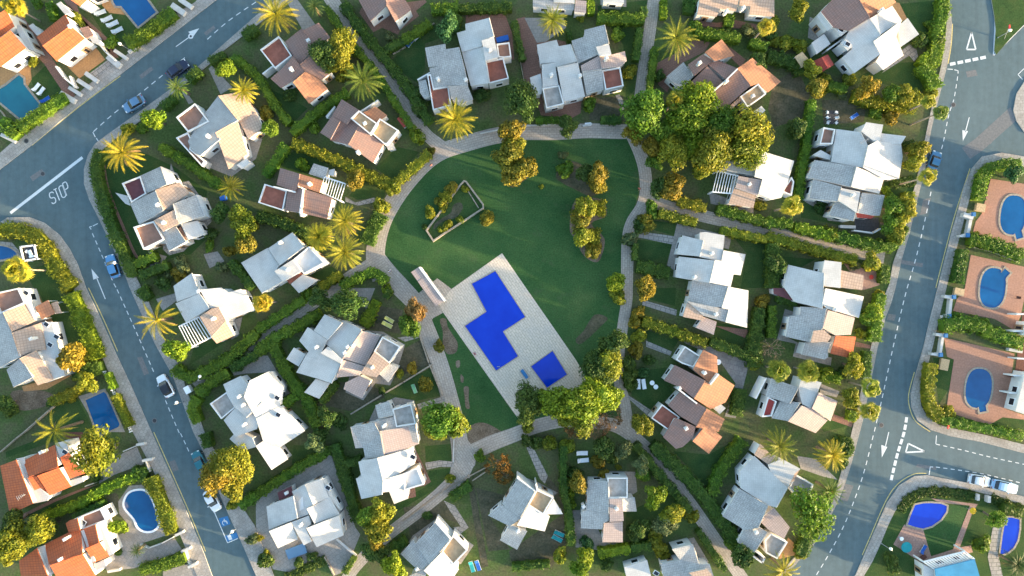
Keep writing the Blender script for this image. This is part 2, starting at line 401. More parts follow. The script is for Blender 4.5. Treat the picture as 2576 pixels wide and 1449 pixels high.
walk(P('o', '945,655 975,690 1010,725 1045,765 1074,830 1106,915 1134,1012 1150,1080 1160,1150 1156,1200'), [3.4, 3.0, 2.6, 2.6, 2.6, 3.2], z=.0165)
walk(P('o', '1145,1160 1230,1118 1290,1095 1350,1072 1420,1058 1500,1062 1570,1082 1663,1165 1713,1235 1763,1305 1808,1370 1863,1449 1900,1500'), [2.6, 2.2, 2.0, 2.0, 1.9, 1.9], z=.017)
walk(P('o', '1170,1150 1156,1195 1074,1270 974,1347 894,1425 860,1480'), [3.2, 2.0, 1.8, 1.8], z=.018)
walk(P('o', '1588,335 1610,385 1622,430 1625,480 1615,520 1590,560 1580,600 1578,660 1577,720 1576,760 1566,825 1558,890 1558,962 1570,1007 1580,1075'), [2.0, 1.9, 1.9, 1.9, 1.7, 1.6, 1.8], z=.0185)
walk(P('o', '1612,510 1640,508 1700,526 1800,551 1932,581 2060,613 2160,636 2225,648'), 1.85, z=.0195)
walk(P('o', '815,-30 834,0 906,100 994,225 1056,320 1100,362 1130,385'), [2.0, 2.0, 2.0, 1.8, 2.4], z=.020)
walk(P('o', '1648,-20 1645,0 1635,75 1620,175 1610,250 1600,330'), 1.85, z=.0205)
sheet('pavilion_apron', P('o', '985,690 1030,712 1050,740 1100,700 1136,727 1104,765 1114,787 1090,800 1075,820 1050,790'), .022, 'walk', A_D)
sheet('plaza', P('o', '1148,1105 1172,1100 1200,1140 1195,1170 1160,1215 1130,1215 1142,1160'), .0215, 'walk', A_D)

# bare earth and beds on the lawn
def bed(pts, mat='dirt', z=.0135, name='bare_ground'): sheet(name, smooth_path(pts, 4, True), z, mat)
bed(P('12', '1850,320 1910,310 1930,390 1980,470 2030,560 2010,650 1920,660 1880,560 1880,440')); bed(P('12', '2010,740 2050,730 2050,790 2020,800'))
bed(P('12', '2090,1000 2140,1000 2140,1110 2150,1210 2110,1200 2100,1100')); bed(P('12', '2060,870 2090,900 2085,950 2060,940'))
bed(P('o', '1180,1075 1215,1063 1260,1085 1275,1110 1235,1135 1200,1140 1178,1110'), name='flower_bed'); bed(P('21', '440,330 520,400 680,480 800,530 900,450 800,300 650,180 500,200'), 'drygrass', name='flower_bed')
bed(P('21', '640,560 900,560 950,720 800,800 930,950 900,1130 840,1190 720,1120 640,960 580,850'), 'dirt', name='flower_bed'); bed(P('21', '0,380 130,330 240,250 150,350 0,440'), 'drygrass', name='flower_bed')
bed(P('22', '830,270 960,300 900,380 700,560 640,520 720,430'), 'drygrass')
def turf(t, s, mat='grass', z=.0095): sheet('garden_lawn', P(t, s), z, mat)
turf('o', '235,420 262,380 330,370 440,420 520,480 520,600 480,640 380,660 330,640 275,560'); turf('00', '880,80 1100,0 1250,140 1390,270 1250,440 1080,400'); turf('00', '310,800 480,640 690,960 560,1000 400,1040')
turf('10', '1370,600 1760,240 2000,330 1700,440 1700,700 1630,840 1480,740'); turf('20', '770,1000 1120,960 1140,1220 780,1210', 'drygrass'); turf('20', '860,60 1360,0 1330,180 870,170'); turf('20', '960,240 1270,280 1240,900 1150,1000 1120,450')
turf('30', '1160,640 1560,620 1640,860 1520,930 1100,830 900,780'); turf('30', '50,820 300,700 420,960 330,1200 60,1280 0,1100', 'drygrass'); turf('30', '1330,40 1740,0 1740,200 1600,450 1420,400', 'grass'); turf('30', '540,1000 1000,1030 960,1230 560,1250', 'drygrass')
turf('11', '1200,240 1430,30 1640,80 1380,380'); turf('11', '940,520 1100,320 1310,420 1290,540 1020,560'); turf('11', '560,1310 760,1230 840,1290 640,1430'); turf('11', '230,180 420,40 700,200 440,300 210,260'); turf('10', '100,880 370,1000 520,1090 380,1230 210,1060'); turf('02', '1950,600 2380,380 2420,440 1900,780')
turf('12', '1430,640 1700,500 1760,770 1420,900', 'drygrass'); turf('12', '1300,1060 1780,790 1880,1080 1600,1140'); turf('12', '760,950 1150,930 1300,1100 950,1240 700,1180', 'drygrass'); turf('12', '1250,180 1480,220 1440,460 1100,400', 'drygrass'); turf('13', '1700,140 1980,120 1990,300 1710,300'); turf('13', '1740,390 1960,360 1960,480 1420,800 1400,700 1700,560')
turf('13', '0,560 360,330 380,130 740,150 560,260 0,640'); turf('13', '2210,560 2520,640 2330,820 2560,1180 2340,1200', 'drygrass'); turf('13', '1480,760 1900,690 2000,760 2140,950 1830,850 1560,1060', 'drygrass'); turf('23', '160,200 460,560 520,760 540,1180 380,1380 0,1360 -30,1200 260,1000 520,820', 'drygrass')
turf('23', '1150,810 1560,620 1700,760 1280,1100 1140,1080'); turf('23', '1620,190 1980,230 2280,60 2040,640', 'grass'); turf('21', '1420,770 1650,800 1630,920 1400,860'); turf('21', '1260,960 1610,1010 1550,1220 1250,1180'); turf('21', '2220,930 2576,990 2576,1449 2300,1449 2360,1100'); turf('22', '1390,0 1650,0 1640,180 1350,110'); turf('22', '1350,420 1680,520 1610,640 1360,540'); turf('22', '1220,840 1560,800 1620,1060 1400,1240 1200,1080'); turf('22', '2070,350 2470,420 2330,600 1990,560', 'grass')
turf('31', '330,560 620,600 740,820 330,740'); turf('31', '140,1130 480,1160 300,1260 180,1220'); turf('31', '1170,380 1480,390 1480,560 1150,520', 'grass'); turf('32', '530,1390 690,1250 830,1380 560,1449'); turf('33', '1300,560 2110,660 2576,760 2576,1449 960,1449 1100,1130', 'grass'); turf('33', '1560,990 1820,740 2020,740 1870,1170 1640,1240', 'lawn', .0125)
turf('32', '1660,700 1880,710 1830,1000 1720,1170', 'grass'); turf('32', '2230,1380 2340,1300 2640,1340 2640,1440', 'grass'); turf('01', '250,1280 460,1210 640,1449 340,1449'); turf('02', '370,0 560,0 760,350 860,560 640,540'); turf('02', '520,1449 470,1250 760,1070 950,1449'); turf('03', '60,200 560,0 740,0 500,110 60,260'); turf('03', '220,860 540,690 840,560 1040,530 400,860'); turf('02', '640,900 1050,880 1000,1000 600,1110', 'garden')
bed(P('02', '120,1040 460,1040 560,1140 300,1230 160,1200'), 'dirt', .011); bed(P('03', '1060,660 1180,620 1190,760 1110,780'), 'drygrass', .012)

for t, m, s in [l.split('|') for l in """00|CLAY|150,150 200,120 430,440 560,640 760,960 690,1010 450,650 330,520 280,360
00|CLAY|640,0 760,0 800,130 1100,400 1110,560 1200,590 1160,520 930,330 720,120
00|OCH|680,670 960,470 1060,600 800,790
00|STONE|860,770 1090,600 1170,640 940,810
00|OCH|60,640 170,570 300,500 300,620 320,800 270,890 240,760 180,740 0,880 0,690
00|OCH|1020,0 1130,0 1150,70 1220,90 1260,150 1100,130 1030,60
00|PAVE|2100,690 2130,660 2340,880 2220,950
00|PAVE|1830,920 1880,930 1950,1030 1900,1050
10|PAVE|300,0 420,0 600,250 480,320
10|CLAY|1040,130 1060,80 1700,0 1720,20 1610,110 1640,160 1450,310 1430,350 1270,280 1180,325
10|CLAY|2110,140 2500,130 2576,330 2600,600 2400,600 2340,180 2110,240
20|CLAY|40,190 130,170 300,420 450,400 540,420 600,900 700,1000 690,1140 600,1190 290,1160 230,960 130,850
20|PAVE|125,180 520,180 545,280 340,420 250,430
20|STONE|1040,960 1080,950 1150,1060 1120,1120
20|CLAY|1450,640 1640,540 1830,400 1990,430 1940,520 1700,640 1560,930 1470,850
20|CLAY|2190,470 2350,600 2300,680 2180,560
20|CLAY|1820,200 2060,230 2230,200 2480,250 2500,300 1850,260
20|PAVE|890,0 1150,0 1150,70 890,50
30|PAVE|420,170 480,200 770,700 830,740 780,700 620,480 400,380
30|OCH|1250,20 1320,30 1400,190 1310,230 1220,70
30|STONE|1350,500 1470,410 1510,570 1470,620 1420,560 1140,740 1180,700
30|DARKT|580,1110 710,1110 710,1250 590,1250
01|STONE|1720,190 1800,390 1900,370 2080,620 2130,780 1850,1080 1700,1120 1640,1060
01|PAVE|1490,1080 1680,1130 1640,1200 1400,1280 1390,1240 1550,1200
01|PAVE|2050,1110 2190,1080 2260,1180 2110,1250
01|PAVE|1990,190 2330,330 2576,150 2640,-50 2480,-200
11|STONE|900,530 1000,590 1180,540 1310,560 1180,590 1030,620 900,580
02|PAVE|2280,350 2440,290 2400,480 2330,520
02|PAVE|1570,110 1770,50 1790,120 1640,230
12|PAVE|1060,420 1280,440 1500,570 1420,830 1350,980 1200,960 1080,1130 900,1050
12|PAVE|-350,900 0,680 120,680 340,1060 280,1090 100,850 -100,860
12|PAVE|740,0 830,0 1200,0 1110,220 980,30 820,80
13|CLAY|1600,160 1760,500 1700,540 1600,560 1610,650 1530,670
12|PAVE|1140,1330 1200,1200 1400,1100 1590,1130 1640,1300 1640,1449 1400,1449
13|STONE|1700,310 1850,285 1990,300 1990,350 1850,350 1720,380
12|STONE|1620,1170 1890,1090 1910,1140 1640,1220
12|STONE|1420,500 1640,470 1640,500 1500,540
13|PAVE|0,690 560,300 700,170 760,240 1000,960 1050,1030 900,1400 780,1449 700,1260 380,1420 170,1380 0,1000
13|PAVE|1450,1230 1580,1040 1830,860 2190,1140 2060,1330 2010,1300
13|STONE|1890,690 2000,740 2140,960 2050,1030 1980,960 2060,950 1950,790
13|drygrass|2140,560 2200,540 2260,900 2340,1350 2270,1370 2190,900
23|STONE|60,430 250,500 460,610 410,650
23|STONE|140,140 200,130 360,440 330,520 280,470
23|PAVE|600,790 750,780 940,1110 1150,1130 1130,1180 880,1190 640,1160
23|PAVE|970,390 1240,400 1260,600 1180,650
23|PAVE|1580,1120 1830,1060 1980,1310 1880,1300
33|PAVE|290,240 480,270 700,480 560,450 330,370
23|PAVE|2050,820 2290,560 2130,900 2200,960 2260,1100 2180,1080
33|OCH|200,1060 300,1150 270,1240 100,1280
22|GREYT|1700,520 1990,590 2370,740 2370,820 2250,1310 2140,1290 2250,960 2060,690 1750,560
22|STONE|1350,530 1610,640 1590,680 1350,590
22|STONE|1170,1080 1430,1250 1380,1300 1170,1110
32|GREYT|530,960 720,1040 690,1100 520,1060
32|CLAY|660,1270 860,1340 840,1400 640,1330
31|PINK|760,1200 1150,1300 1120,1420 960,1470
32|PAVE|90,520 170,210 260,240 200,500 320,560 300,640 640,700 630,780 250,690 280,560
32|CLAY|880,540 1050,580 1030,610 880,590
21|PAVE|1660,800 2210,930 2180,1060 1700,920 1640,1280 1560,1220
21|STONE|1290,880 1640,930 1610,1010 1270,940
22|STONE|1320,120 1660,220 1650,280 1310,170
22|CLAY|2040,380 2400,420 2340,500
21|PAVE|1980,480 2000,600 2430,700 2430,640
31|DARKT|870,740 1110,740 1120,860 1060,890 870,860
31|PAVE|380,350 440,550 700,600 620,740 780,790 600,770 580,700 370,580
02|OCH|340,0 420,130 640,530 720,880 470,1020 240,1040 220,990 550,900 500,500 300,100
02|PAVE|790,1090 1060,1010 1260,1449 1000,1449
03|BROWN|610,0 830,0 840,80 720,110
03|PAVE|1000,430 1240,210 1380,150 1450,320 1150,430 1000,520
03|CLAY|220,830 500,690 850,560 1000,520 880,570 560,700 230,860
03|BROWN|1010,930 1090,920 1170,1180 1130,1210
03|PAVE|1190,700 1300,540 1430,530 1500,600 1700,1030 1400,1130 1480,1180 1760,1070 1830,1180 1720,1240 1350,1370 1080,1400 1000,1260 1180,1040 1290,1000 1290,930 1200,820
33|PINK|1260,1130 1370,930 1560,980 1640,1250 1860,1180 2030,740 1820,720 1700,700 1640,665 2110,725 2060,800 1930,1160 2040,1140 2060,1210 1700,1290 1560,1320 1530,1380 1490,1280
31|TERRA|2240,350 2700,420 2700,1090 2576,1080 2060,890 2090,780 2150,700
31|TERRA|1980,1449 2040,1115 2640,1250 2540,1740 2470,1870 2280,1760 1860,1680 1900,1560
32|TERRA|1770,500 2480,660 2400,1220 2640,1300 2640,1330 2360,1300 2220,1380 1790,1240 1870,720 1800,690
33|STONE|2260,960 2380,960 2310,1200 2360,1449 2250,1449 2210,1260
32|BROWN|2410,1210 2480,880 2560,240 2640,240 2640,900 2520,1220
32|grass|2330,0 2400,0 2310,20
01|STONE|0,980 120,990 190,1070 230,1180 200,1200 120,1060 0,1010
03|PAVE|1640,1400 1840,1340 1920,1320 2000,1449 1640,1500""".split('\n')]:
    pts = P(t, s); a, b = W(pts[0]), W(pts[1])
    sheet('patio', pts, .029 + .001 * (rng.random() * 6), m, math.atan2(b[1] - a[1], b[0] - a[0]))
ribbon('garden_path', P('01', '1045,210 1080,420 1150,620 1250,860 1340,1070 1400,1170'), .5, .0125, 'CLAY')

# painted markings
mk = MB()
def dashes(pts, w, on, off, z=.0145, mm=0):
    p = smooth_path([W(a) for a in pts], 6); acc = 0; draw = True; cur = [p[0]]
    for a, b in zip(p[:-1], p[1:]):
        L = math.hypot(b[0] - a[0], b[1] - a[1]); pos = 0
        while L - pos > 1e-6:
            need = (on if draw else off) - acc; st = min(need, L - pos); pos += st; acc += st
            q = (a[0] + (b[0] - a[0]) * pos / L, a[1] + (b[1] - a[1]) * pos / L)
            if draw: cur.append(q)
            if acc >= (on if draw else off) - 1e-6:
                if draw and len(cur) > 1: mk.strip([cur[0], cur[-1]], w, z, mm)
                draw = not draw; acc = 0; cur = [q]
def line(pts, w, z=.0145, mm=0): mk.strip([W(a) for a in pts], w, z, mm)
def poly(pts, z=.0145, mm=0): mk.face([(*W(a), z) for a in pts], m=mm)
dashes(P('00', '2576,20 2300,210 2060,420'), .14, .9, .75); dashes(P('00', '1860,580 1620,770 1400,950 1160,1130 935,1330'), .14, .9, .75)
line(P('00', '935,1330 960,1380'), .14); line(P('00', '970,1390 995,1430'), .14)
line(P('00', '1770,470 1910,370'), .14); poly(P('00', '2005,285 1895,320 1940,375'))
line(P('01', '105,695 830,135'), .5)
line(P('01', '985,800 935,825'), .14); line(P('01', '925,830 900,835 918,860'), .14)
dashes(P('01', '930,900 1030,1130 1130,1370 1170,1449') + P('02', '1190,40 1370,440 1550,850'), .14, .75, .62); dashes(P('02', '1665,1130 1800,1449') + P('03', '1820,20 1930,260'), .14, .75, .62)
line(P('01', '970,1340 1015,1449') + P('02', '1060,110'), .16); poly(P('01', '920,1255 995,1345 940,1365'))
# STOP lettering on the road
def letter(ch, o, ux, uy, w, h, sw=.17):
    G = {'S': [(1, .85, .8, 1, .2, 1, 0, .85, 0, .62, .2, .52, .8, .48, 1, .38, 1, .15, .8, 0, .2, 0, 0, .15)], 'T': [(0, 1, 1, 1), (.5, 1, .5, 0)], 'O': [(0, .1, 0, .9, .3, 1, .7, 1, 1, .9, 1, .1, .7, 0, .3, 0, 0, .1)], 'P': [(0, 0, 0, 1, .8, 1, 1, .88, 1, .58, .8, .47, 0, .47)]}[ch]
    for st in G:
        q = [(o[0] + ux[0] * st[i] * w + uy[0] * st[i + 1] * h, o[1] + ux[1] * st[i] * w + uy[1] * st[i + 1] * h) for i in range(0, len(st), 2)]
        mk.strip(q, sw, .0147)
def unit(a, b): d = Vector((b[0] - a[0], b[1] - a[1])); L = d.length; d.normalize(); return (d.x, d.y), L
for ch, bl, br, tl in (('S', (525, 605), (563, 588), (492, 497)), ('T', (585, 575), (612, 562), (540, 462)), ('O', (628, 545), (664, 528), (588, 432)), ('P', (672, 520), (705, 500), (628, 398))):
    a, b_, c = [W(P('01', '%g,%g' % q)[0]) for q in (bl, br, tl)]; ux, w_ = unit(a, b_); uy, h_ = unit(a, c); letter(ch, a, ux, uy, w_ * 1.12, h_)
# disabled bay
line(P('03', '2150,790 2290,1115 2395,1070'), .14); poly(P('03', '2200,870 2290,845 2320,925 2235,955'), .0142, 1)
poly(P('03', '2265,1045 2380,1010 2400,1060 2290,1105'), .0142, 1); poly(P('03', '2285,1045 2320,1035 2340,1080 2305,1090'), .0150)
cc = W(P('03', '2262,905')[0]); ring = [(cc[0] + .42 * math.cos(t * .5), cc[1] + .42 * math.sin(t * .5) - .15) for t in range(10)]; mk.strip(ring, .12, .0152)
mk.strip([(cc[0] - .1, cc[1] + .55), (cc[0] - .1, cc[1] + .05), (cc[0] + .3, cc[1] + .05), (cc[0] + .45, cc[1] - .35)], .12, .0154)
# east side
line(P('30', '2250,0 2285,120 2282,300 2268,560'), .2); line(P('30', '2268,560 2576,250'), .2)
dashes(P('30', '1830,648 2240,565'), .55, 1.0, .36)
for q in ('2048,325 1998,498', '1998,498 2090,498', '2090,498 2048,325'): line(P('30', q), .26)
line(P('30', '1805,695 1860,698'), .14); line(P('30', '1875,702 1912,712 1912,740'), .14)
dashes(P('30', '1908,770 1870,1000 1820,1150 1760,1449') + P('31', '1740,60'), .14, .75, .62)
line(P('30', '2025,1180 1985,1330'), .16); poly(P('30', '1955,1310 2012,1320 1960,1420'))
line(P('30', '2576,690 2515,750 2560,800'), .12)
dashes(P('31', '1640,480 1560,850 1480,1180 1400,1449') + P('32', '1330,280 1240,680 1150,1100 1080,1400') + P('33', '1060,30 980,350 900,600 760,950 600,1250 480,1449'), .15, .8, .72)
dashes(P('32', '1395,1300 1370,1449') + P('33', '1300,230 1230,520'), .5, .95, .36)
line(P('33', '1215,0 1180,150'), .16); poly(P('33', '1140,130 1200,150 1145,255'))
for q in ('1410,115 1385,205', '1385,205 1575,195', '1575,195 1410,115'): line(P('33', q), .26)
line(P('33', '1695,35 1688,120'), .14); dashes(P('33', '1690,122 1950,180 2250,255 2600,330'), .14, .7, .6)
line(P('33', '1620,435 1632,350 1660,352'), .14); dashes(P('33', '1690,352 2000,395 2200,430 2576,520'), .14, .7, .6)
poly(P('31', '1340,1165 1560,1200 1555,1240 1340,1205'), .0135, 2); poly(P('30', '2440,1080 2470,1150 2240,1449 2200,1449'), .0132, 2)
dashes(P('33', '1040,1110 930,1290'), 1.1, .05, 6)
tag(mk.build('road_markings', [M('roadpaint'), M('bluepaint'), M('patch')]), kind='structure')

# repairs and stains in the asphalt
for t, q in (('01', '300,330 420,250 450,290 330,375'), ('02', '1380,700 1430,690 1500,860 1450,880'), ('03', '1700,300 1760,280 1800,380 1740,400'), ('31', '1560,560 1640,540 1600,700 1530,715'), ('32', '1210,260 1290,270 1270,330 1195,320'), ('33', '780,520 860,540 800,700 730,680'), ('33', '1500,320 1700,350 1690,385 1490,352'), ('30', '1990,720 2090,700 2110,760 2005,780'), ('00', '1400,760 1520,670 1545,700 1425,795'), ('00', '2050,330 2150,255 2170,285 2075,360')):
    sheet('road_patch', P(t, q), .0118, 'patch')
# ------------------------------------------------------------------ houses
LM = {}          # landmark name -> pixel position, for the labels
FLOOR = {'R': 'Rf', 'MAR': 'MAR', 'BR': 'BR', 'Y': 'Y', 'OCH': 'OCHf', 'W': 'Wf', 'RED': 'REDf', 'O': 'OCHf', 'T': 'Wf', 'OR': 'OCHf', 'P': 'P'}
def plane_heights(pts, h0, h1):
    (x0, y0), (x1, y1) = pts[0], pts[1]; L = math.hypot(x1 - x0, y1 - y0)
    d = [abs((x1 - x0) * (py - y0) - (y1 - y0) * (px - x0)) / L for px, py in pts]
    mx = max(d) or 1
    return [h0 + (h1 - h0) * t / mx for t in d]

def house(ref, label, text, cat='house', name='house'):
    rows = [l.split() for l in text.strip().split('\n')]
    fac = []; allp = []
    for r in rows:
        if r[0] == 's': fac.append(('s', r[1], float(r[2]), float(r[3]), P(r[4], ' '.join(r[5:]))))
        elif r[0] in 'ft': fac.append((r[0], r[1], float(r[2]), float(r[2]), P(r[3], ' '.join(r[4:]))))
        if r[0] in 'sft': allp += fac[-1][4]
    c = (sum(p[0] for p in allp) / len(allp), sum(p[1] for p in allp) / len(allp))
    LM[ref] = c
    o3 = W(c, 0); root = empty(name, (o3[0], o3[1], 0)); tag(root, label, cat)
    O = Vector((o3[0], o3[1], 0))
    def rel(p): return (p[0] - O.x, p[1] - O.y, p[2])
    polys = []; wall = MB(); win = []
    for i, (k, m, h0, h1, pp) in enumerate(fac):
        hs = plane_heights(pp, h0, h1) if k == 's' else [h0 + .011 * i] * len(pp)
        q = [(*W(p, h), h) for p, h in zip(pp, hs)]
        e = Vector((q[1][0] - q[0][0], q[1][1] - q[0][1])).normalized(); ang = math.atan2(e.y, e.x)
        if area2(q) < 0: q.reverse()
        polys.append([p[:2] for p in q])
        fac[i] = (k, m, q, ang)
    for i, (k, m, q, ang) in enumerate(fac):
        if k in 'sf':
            th = .17; ins = inset(q, .13); b = MB(); top = [rel(p) for p in q]
            b.face(top, [uvrot(p, ang) for p in q])
            n = len(q)
            for j in range(n):
                a, c2 = top[j], top[(j + 1) % n]; b.face([(a[0], a[1], a[2] - th), (c2[0], c2[1], c2[2] - th), c2, a], m=1)
            b.face([(p[0], p[1], p[2] - th) for p in reversed(top)], m=1)
            if k == 's':
                zm = max(p[2] for p in q); zl = min(p[2] for p in q)
                for j in range(n):
                    a, c2 = Vector(top[j]), Vector(top[(j + 1) % n])
                    if min(a.z, c2.z) > zl + .72 * (zm - zl) and (c2 - a).length > 1.2: b.tube(a, c2, .09, .09, 6, m=0)
            b.build('roof', [M(m), M('stucco' if m in ('W', 'G', 'P') else m)], root)
            wt = [rel((x, y, p[2] - th - .004)) for (x, y), p in zip(ins, q)]
        else:
            fl = q[0][2] - .42; ins = inset(q, .2); b = MB()
            b.face([rel((x, y, fl)) for x, y in ins], [uvrot(p, ang) for p in ins]); b.build('roof_terrace', M(FLOOR[m]), root)
            b = MB(); n = len(q)
            for j in range(n):
                A, B_ = q[j], q[(j + 1) % n]; a2, b2 = ins[j], ins[(j + 1) % n]; h = A[2]
                b.face([rel(A), rel(B_), rel((*b2, h)), rel((*a2, h))]); b.face([rel((A[0], A[1], fl)), rel((B_[0], B_[1], fl)), rel(B_), rel(A)])
                b.face([rel((*a2, h)), rel((*b2, h)), rel((*b2, fl)), rel((*a2, fl))])
            b.build('parapet', M('stucco'), root)
            wt = [rel((p[0], p[1], fl - .004)) for p in q]
        wall.prism(wt, 0.0)
        # windows on the faces that look outwards
        n = len(wt)
        for j in range(n):
            a, c2 = Vector(wt[j]), Vector(wt[(j + 1) % n]); d = Vector((c2.x - a.x, c2.y - a.y, 0)); L = d.length
            if L < 2.0 or min(a.z, c2.z) < 2.35: continue
            d.normalize(); nn = Vector((d.y, -d.x, 0)); mid = (a + c2) / 2 + O
            if nn.dot(-Vector((mid.x, mid.y, 0))) < .25 * math.hypot(mid.x, mid.y): continue
            for t in ((.5,) if L < 4.5 else (.28, .72)):
                w0 = a + (c2 - a) * t; pw = w0 + nn * .6 + O
                if any(inside((pw.x, pw.y), pg) for pg in polys): continue
                win.append((w0, nn, math.atan2(d.y, d.x), len(win) % 3 == 2))
    wall.build('wall', M('stucco'), root)
    for w0, nn, rz, door in win:
        zc, hh, ww = (1.02, 2.04, .95) if door else (1.5, 1.15, 1.2)
        b = MB(); b.box((w0.x + nn.x * .03, w0.y + nn.y * .03, zc), (ww + .16, .08, hh + .16 if not door else hh), rz)
        f = b.build('door' if door else 'window', M('wood' if door else 'whitepaint'), root)
        b = MB(); b.box((w0.x + nn.x * .06, w0.y + nn.y * .06, zc), (ww * (.6 if door else 1) - .1, .06, hh * (.7 if door else 1) - .1), rz); b.build('pane', M('dark'), f)
    for r in rows:
        if r[0] == 'C':
            h = float(r[1]); b = MB()
            for p in P(r[2], ' '.join(r[3:])):
                x, y, _ = rel((*W(p, h), 0)); b = MB(); b.box((x, y, h - .8), (.5, .42, 1.6), .5); b.box((x, y, h + .05), (.64, .54, .12), .5); b.box((x, y, h + .2), (.3, .3, .2), .5); b.build('chimney', M('stucco'), root)
        elif r[0] == 'A':
            h = float(r[1])
            for p in P(r[2], ' '.join(r[3:])):
                x, y, _ = rel((*W(p, h), 0)); b = MB(); b.tube((x, y, h - 2.2), (x, y, h), .03, .03, 6); b.box((x, y, h - .05), (1.5, .05, .05), .5)
                for k in range(5): b.box((x + math.cos(.5) * (k - 2) * .32, y + math.sin(.5) * (k - 2) * .32, h - .05), (.04, .8 - .1 * k, .04), .5)
                b.build('aerial', M('metalgrey'), root)
        elif r[0] == 'K':
            h = float(r[1])
            for p in P(r[2], ' '.join(r[3:])):
                x, y, _ = rel((*W(p, h), 0)); b = MB(); b.box((x, y, h + .02), (.95, .75, .16), -.55, m=1); b.box((x, y, h + .08), (.8, .6, .12), -.55, m=0); b.build('skylight', [M('dark'), M('whitepaint')], root)
        elif r[0] == 'V':
            h = float(r[1]); b = MB(); pts = [W(p, h) for p in P(r[2], ' '.join(r[3:]))]
            for a, c2 in zip(pts[:-1], pts[1:]):
                L = math.hypot(c2[0] - a[0], c2[1] - a[1]); b.box(rel(((a[0] + c2[0]) / 2, (a[1] + c2[1]) / 2, h / 2)), (L + .2, .24, h), math.atan2(c2[1] - a[1], c2[0] - a[0]))
            b.build('parapet' if h > 1.8 else 'terrace_wall', M('stucco'), root)
        elif r[0] == 'p':
            h = float(r[1]); q = [W(p, h) for p in P(r[2], ' '.join(r[3:]))]
            A, B_, C_, D = [Vector(x) for x in q]; g_ = empty('pergola'); g_.parent = root
            b = MB(); n = max(4, int((B_ - A).length / .46))
            for i in range(n + 1):
                a = A.lerp(B_, i / n); c2 = D.lerp(C_, i / n); L = (c2 - a).length; mid = (a + c2) / 2
                b.box(rel((mid.x, mid.y, h)), (L, .10, .16), math.atan2(c2.y - a.y, c2.x - a.x))
            b.build('slats', M('whitepaint'), g_)
            b = MB()
            for a, c2 in ((A, B_), (D, C_)):
                mid = (a + c2) / 2; b.box(rel((mid.x, mid.y, h - .19)), ((c2 - a).length, .2, .2), math.atan2((c2 - a).y, (c2 - a).x))
            b.build('beam', M('whitepaint'), g_)
            for a in (A, B_, C_, D):
                b = MB(); b.box(rel((a.x, a.y, (h - .3) / 2)), (.22, .22, h - .3)); b.build('post', M('whitepaint'), g_)
    return root

